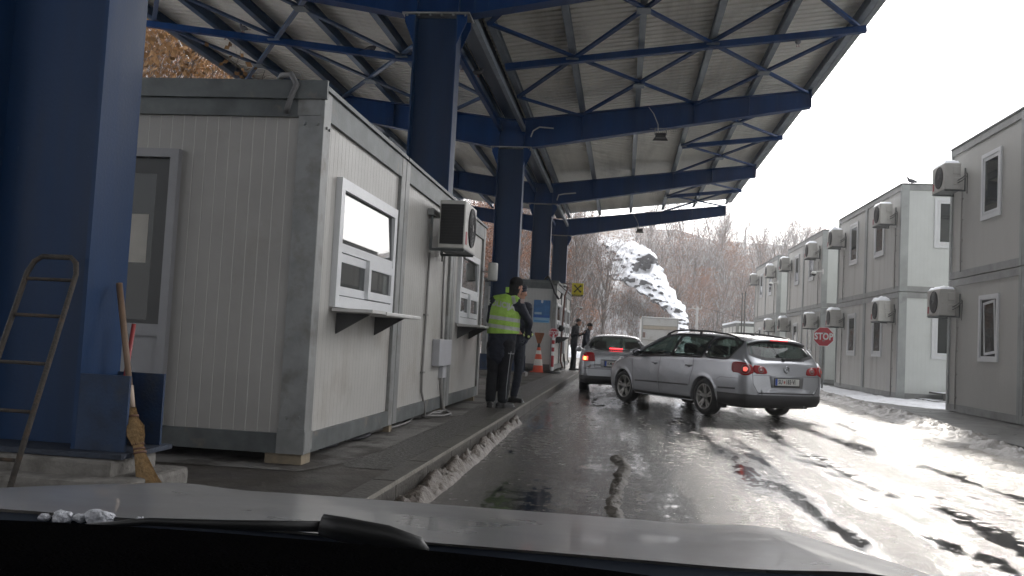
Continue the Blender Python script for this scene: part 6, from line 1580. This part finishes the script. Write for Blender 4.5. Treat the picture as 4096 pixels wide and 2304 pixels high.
b = MB(); V = lambda k: Vector(Jv[k]); wd = Vector((1, .25, 0))
chain(b, [(V('belly')+Vector((0, 0, -.12)), .243), (V('belly'), .240), (V('chest'), .228), (V('chest')+(V('neck')-V('chest'))*.5, .165)], (.74, wd)); chain(b, [(V('shoL')+Vector((.035, 0, .02)), .085), (V('neck')+Vector((0, 0, -.04)), .085), (V('shoR')+Vector((-.045, 0, .02)), .085)])
me = remesh(b, .008, 6, wr=.005, seed=5)
bm = bmesh.new(); bm.from_mesh(me)
bmesh.ops.bisect_plane(bm, geom=bm.verts[:]+bm.edges[:]+bm.faces[:], plane_co=(0, 0, 1.085), plane_no=(-.04, 0, 1), clear_inner=True)
bmesh.ops.bisect_plane(bm, geom=bm.verts[:]+bm.edges[:]+bm.faces[:], plane_co=(0, 0, 1.70), plane_no=(0, 0, 1), clear_outer=True)
bm.faces.ensure_lookup_table()
for (za, zb) in ((1.15, 1.205), (1.275, 1.33)):
    for z_ in (za, zb): bmesh.ops.bisect_plane(bm, geom=bm.verts[:]+bm.edges[:]+bm.faces[:], plane_co=(0, 0, z_), plane_no=(.10, 0, 1))
for f_ in bm.faces:
    c = f_.calc_center_median(); zz_ = c.z+.10*c.x
    if 1.15 < zz_ < 1.205 or 1.275 < zz_ < 1.33: f_.material_index = 1
    if abs((c.x-.125)-(1.64-c.z)*.35) < .028 and 1.52 < c.z < 1.64 and c.y < .1: f_.material_index = 1
bm.to_mesh(me); vb = BVHTree.FromBMesh(bm); bm.free()
VEST = mat('vest_yellow', (.31, .52, .075), .6, 0, .10, 5, .4, 30, emit=((.5, .9, .05), .0))
REFL = mat('reflective_tape', (.42, .43, .40), .45, .1, .15, 14)
vo = part('hi_vis_vest', me, [VEST, REFL], pv)
tx = text_mb('POLICIJA', .098, 0, .005, 1.05); n_ = MB(); vs = []
bm = bmesh.new(); bm.from_mesh(tx.mesh('q')); bmesh.ops.subdivide_edges(bm, edges=[e for e in bm.edges if e.calc_length() > .02], cuts=2); bmesh.ops.triangulate(bm, faces=bm.faces)
tv = []
for v in bm.verts:
    x = v.co.x*1.0; y = v.co.y
    ang = -x*.35
    p = Vector((x*cos(ang*0)-.035, -2, 1.505+y*1.12-.16*x-.25*x*x)); h = vb.ray_cast(p, Vector((.0, 1, 0)))[0]
    tv.append(h+Vector((0, -.004, 0)) if h else p+Vector((0, 1.95, 0)))
n_.add(tv, [[v.index for v in f_.verts] for f_ in bm.faces]); bm.free(); part('lettering', n_, REFL, vo)
q = MB(); q.box(.015, .065, -.085, -.070, 1.685, 1.765); part('collar_tag', q, VEST, pv)
q = MB(); a_, c_ = V('elbR').lerp(V('wriR'), .66), V('elbR').lerp(V('wriR'), .9); q.tube([a_, c_], [.064, .060], 16, caps=False); cb = part('cuff_band', q, mat('band_black', (.012, .012, .012), .6), pv)
q = MB(); d_ = (c_-a_)
for k in range(5):
    an = 2*pi*k/5+.3; nn = d_.orthogonal().normalized(); mm = d_.cross(nn).normalized(); p_ = a_.lerp(c_, .5)+(nn*cos(an)+mm*sin(an))*.062
    q.ell(p_, (.018, .018, .022), 8, 5)
part('reflector', q, mat('reflector_yellow', (.75, .85, .3), .4), cb)
q = MB(); q.box(.245, .30, -.112, -.100, 1.535, 1.60, M=None); part('shoulder_patch', q, mat('patch_pale', (.5, .4, .38), .7), pv)
tx = text_mb('POLICIJA', .022, .001, .0006); place(tx, basis((.155, -.155, .80), (1, .25, 0), (0, 0, 1))); part('pocket_lettering', tx, mat('print_grey', (.5, .5, .5), .6), pv)
q = MB(); pts = [V('hipR')+Vector((.075, -.085, -.10)), (V('hipR')+V('kneeR'))/2+Vector((.07, -.09, 0)), V('kneeR')+Vector((.06, -.082, 0)), V('kneeR').lerp(V('ankleR'), .5)+Vector((.055, -.082, 0)), V('ankleR')+Vector((.06, -.06, .05))]; q.tube(pts, .0045, 5); part('trouser_piping', q, mat('piping_grey', (.35, .36, .38), .5), pv)
# 2: policeman facing the camera half hidden behind him
J2 = dict(pelvis=(-.02, .03, .96), belly=(-.01, .02, 1.15), chest=(0, .02, 1.40), neck=(.04, 0, 1.60), head=(.075, -.045, 1.735),
          hipL=(.08, .02, .93), kneeL=(.08, -.02, .52), ankleL=(.02, .02, .09), hipR=(-.10, .02, .93), kneeR=(-.11, 0, .52), ankleR=(-.12, .04, .09),
          shoL=(.17, .02, 1.53), elbL=(.20, .03, 1.25), wriL=(.14, -.17, 1.12), handL=((-.8, -.5, .0), (0, .6, -.6), .7),
          shoR=(-.17, .02, 1.53), elbR=(-.24, .03, 1.25), wriR=(-.12, -.2, 1.10), handR=((.9, -.2, 0), (0, .5, -.7), .7), footL=(.85, -.5, 0), footR=(-.3, -1, 0))
person('policeman in a peaked cap facing the camera behind the man in the yellow vest', (-1.70, 14.3, .15), J2, (-.35, -1, -.22),
       dict(trousers=mat('camo_navy', (.010, .014, .024), .8, 0, .6, 24, .3, 60), jacket=NAVY, top='cap', jk=.92, legk=.85, seed=7))
# 3 and 4: the two men beside the saloon
J3 = dict(pelvis=(-.06, 0, 1.0), belly=(-.05, 0, 1.18), chest=(-.02, 0, 1.44), neck=(.03, 0, 1.64), head=(.09, -.01, 1.765),
          hipL=(-.05, .09, .95), kneeL=(-.03, .09, .53), ankleL=(-.02, .12, .09), hipR=(-.05, -.08, .95), kneeR=(-.05, -.09, .53), ankleR=(-.10, -.10, .09),
          shoL=(.02, .19, 1.56), elbL=(.06, .26, 1.28), wriL=(.26, .12, 1.36), handL=((.6, -.4, .5), (-.3, -.5, .5), .4),
          shoR=(-.06, -.19, 1.56), elbR=(-.12, -.26, 1.28), wriR=(.10, -.20, 1.33), handR=((1, .1, .1), (0, .3, 1), .5), footL=(1, .1, 0), footR=(1, -.1, 0))
person('bare headed man in dark uniform with both hands raised beside the saloon', (-1.70, 33.0, .15), J3, (1, -.12, -.05),
       dict(trousers=NAVYT, jacket=mat('black_jacket', (.008, .009, .014), .7, 0, .2, 8, .3, 60), top='hair', hr=.10, wide=Vector((.2, 1, 0)), seed=4, vox=.009))
J4 = dict(J3); J4.update(wriL=(.16, .16, 1.02), handL=((.3, 0, -1), (0, -1, 0), .4), elbL=(.04, .22, 1.27), elbR=(-.06, -.25, 1.26), wriR=(.08, -.22, 1.02), handR=((.3, 0, -1), (0, 1, 0), .4))
person('man in dark jacket and knitted cap standing just behind the bare headed man', (-1.34, 34.4, .02), J4, (1, -.25, -.05),
       dict(trousers=NAVYT, jacket=NAVY, top='beanie', hr=.10, wide=Vector((.2, 1, 0)), seed=9, vox=.009))
# ------------------------------------------------------------------ the viewer's own car: bonnet, cowl, wiper and dashboard
own = thing('own_car', 'silver car the photo is taken from, its bonnet, wiper and black dashboard along the bottom', 'car', (-.30, 1.0, 0))
xc = -.30; OW = .93
def hz(x, y):
    u = (x-xc)/OW; base = .925-.125*(y-.98)-.012*max(0, y-1.35)
    z = base + .006*(1-u*u)*0 - .09*abs(u)**5 + .012*math.exp(-((abs(u)-.62)/.10)**2)
    if y > 1.72: z -= .55*(y-1.72)**1.5+.9*(y-1.72)**2
    return z
b = MB(); vs = []; NX, NY = 60, 40
for i in range(NX+1):
    for j in range(NY+1):
        x = xc-OW+2*OW*i/NX; u = (x-xc)/OW; y = .98+(2.05-.12*u*u-.98)*(j/NY); vs.append((x, y, hz(x, y)))
b.add(vs, [(i*(NY+1)+j, (i+1)*(NY+1)+j, (i+1)*(NY+1)+j+1, i*(NY+1)+j+1) for i in range(NX) for j in range(NY)], 0, True)
vs2 = [(x, y, z-.03) for x, y, z in vs[::1] if 0]
for (x0, x1) in ((xc-OW, xc+OW),):   # nose and sides going down
    nose = [(xc-OW+2*OW*i/NX, 2.05-.12*((xc-OW+2*OW*i/NX-xc)/OW)**2, hz(xc-OW+2*OW*i/NX, 2.05-.12*((xc-OW+2*OW*i/NX-xc)/OW)**2)) for i in range(NX+1)]
    n_ = len(nose); b.add(nose+[(x, y+.10, z-.25) for x, y, z in nose]+[(x, y+.06, .25) for x, y, z in nose], [(i, i+1, n_+i+1, n_+i) for i in range(n_-1)]+[(n_+i, n_+i+1, 2*n_+i+1, 2*n_+i) for i in range(n_-1)], 0, True)
SILV = mat('own_silver_paint', (.25, .25, .255), .32, .3, .06, 2, .05, 4, coat=.4, dirt=((.22, .20, .18), 2.2, .5, .85), rvar=.1)
part('bonnet', b, SILV, own, True)
b = MB(); b.box(xc-OW-.005, xc-OW+.02, .3, 1.9, .3, .60); b.box(xc+OW-.02, xc+OW+.005, .3, 1.9, .3, .60); b.box(xc-.8, xc+.8, .9, 1.9, .25, .6); part('body', b, SILV, own, True)
b = MB(); vs = []
for i in range(41):
    x = xc-OW+2*OW*i/40; u = (x-xc)/OW
    for (y, z) in ((.99, hz(x, .98)-.005), (.965, hz(x, .98)-.035), (.93, hz(x, .98)-.05), (.86, .885-.03*u*u)): vs.append((x, y-.02*u*u, z))
b.add(vs, [(i*4+j, (i+1)*4+j, (i+1)*4+j+1, i*4+j+1) for i in range(40) for j in range(3)], 0, True)
part('cowl', b, mat('cowl_blue_grey', (.05, .06, .08), .25, .2, .2, 5), own, True)
b = MB(); vs = []; NXd = 40
def dz(x, y): u = (x-xc)/.9; return .958-.018*u*u-.10*(y-.80)*(-1 if y < .8 else 1)*0-.06*abs(u)**3
rows = [(.84, -.03), (.825, -.004), (.80, 0), (.72, .004), (.60, .004), (.45, -.01), (.34, -.06), (.30, -.16), (.30, -.45)]
for i in range(NXd+1):
    x = xc-.88+1.76*i/NXd; u = (x-xc)/.88
    for (y, d_) in rows: vs.append((x, y-.04*u*u, dz(x, y)+d_))
n_ = len(rows); b.add(vs, [(i*n_+j, (i+1)*n_+j, (i+1)*n_+j+1, i*n_+j+1) for i in range(NXd) for j in range(n_-1)], 0, True)
part('dashboard', b, mat('dashboard_black', (.0025, .0025, .0027), .9, 0, .2, 20, .5, 300, spec=0.0), own, True)
b = MB()
def W(px, py, Y):   # helper only for typing numbers: azimuth / drop of a sight line at distance Y
    return Vector(((px-1566)/2264*Y, Y, 1.15-(py-(870-.051*(1566-px)))/2264*Y))
DZ = Vector((0, 0, -.011)); a1, a2 = Vector((-.415, .94, .946))+DZ, Vector((-.30, .95, .951))+DZ
b.tube([Vector((-.60, .93, .931))+DZ, Vector((-.5, .935, .944))+DZ, a1, a2], [.002, .0045, .0055, .006], 8, squash=(.6, (0, 0, 1)))
b.tube([a2+Vector((-.012, 0, .001)), a2+Vector((.01, 0, -.002)), Vector((-.24, .95, .944))+DZ, Vector((-.205, .95, .937))+DZ, Vector((-.195, .95, .932))+DZ], [.012, .0135, .0135, .011, .005], 10, squash=(.8, (0, 0, 1)))
part('wiper', b, mat('wiper_black', (.006, .006, .006), .45), own, True)
for px, s in ((60, .007), (112, .012), (160, .008), (215, .017), (240, .007), (330, .005)):
    b = MB(); p = W(px, 1321, .978); b.ell((0, 0, 0), (1, 1, 1), 16, 10)
    b.v = [Vector((p.x, p.y, p.z-.003))+Vector((v.x*s, v.y*s*.7, v.z*s*.6))*(1+.45*noise.noise(v*1.6+Vector((px, 0, 0)))+.25*noise.noise(v*4+Vector((px, 3, 0)))) for v in b.v]
    part('snow_clump', b, mat('wet_snow', (.55, .56, .60), .4, 0, .2, 60, .6, 200), own, True)
b = MB(); vs = []
for i in range(13):
    u = i/6-1; x = xc+.70*u
    for (y, z) in ((.30, 1.36), (.22, 1.415), (.0, 1.44), (-.6, 1.46), (-1.3, 1.44), (-1.9, 1.36), (-2.4, .95), (-2.7, .85)): vs.append((x*(1 if z > 1 else 1), y, z-.035*u*u))
b.add(vs, [(i*8+j, (i+1)*8+j, (i+1)*8+j+1, i*8+j+1) for i in range(12) for j in range(7)], 0, True); part('roof', b, [SILV], own, True)  # unseen roof over the camera, added to shade the dashboard
for sg in (-1, 1):
    b = MB(); x = xc+sg*.90; b.box(x-.03, x+.03, -2.7, .9, .28, .90, bev=.02); part('door', b, SILV, own, True)  # doors out of view, added with the roof for its shade
    b = MB(); b.bar((xc+sg*.84, .88, .93), (xc+sg*.70, .28, 1.37), .05, .05); b.bar((xc+sg*.70, .28, 1.37), (xc+sg*.70, -1.9, 1.34), .05, .05); b.bar((xc+sg*.72, -.35, 1.38), (xc+sg*.87, -.35, .9), .08, .05); part('pillar', b, SILV, own, True)
b = MB(); b.box(xc-.85, xc+.85, -2.6, .3, .25, .35); part('cabin_floor', b, BLACK, own, True)
# ------------------------------------------------------------------ thin winter haze
hz_ = MB(); hz_.box(-200, 260, -90, 400, -1.2, 75)
hm = bpy.data.materials.new('haze'); hm.use_nodes = True; t_ = hm.node_tree; t_.nodes.clear()
o_ = t_.nodes.new('ShaderNodeOutputMaterial'); v_ = t_.nodes.new('ShaderNodeVolumePrincipled')
v_.inputs['Color'].default_value = (.92, .93, .95, 1); v_.inputs['Density'].default_value = .0013; v_.inputs['Anisotropy'].default_value = .35
t_.links.new(v_.outputs[0], o_.inputs['Volume'])
solo('haze', hz_, hm, None, None, kind='stuff')
bpy.data.scenes.remove(TS)
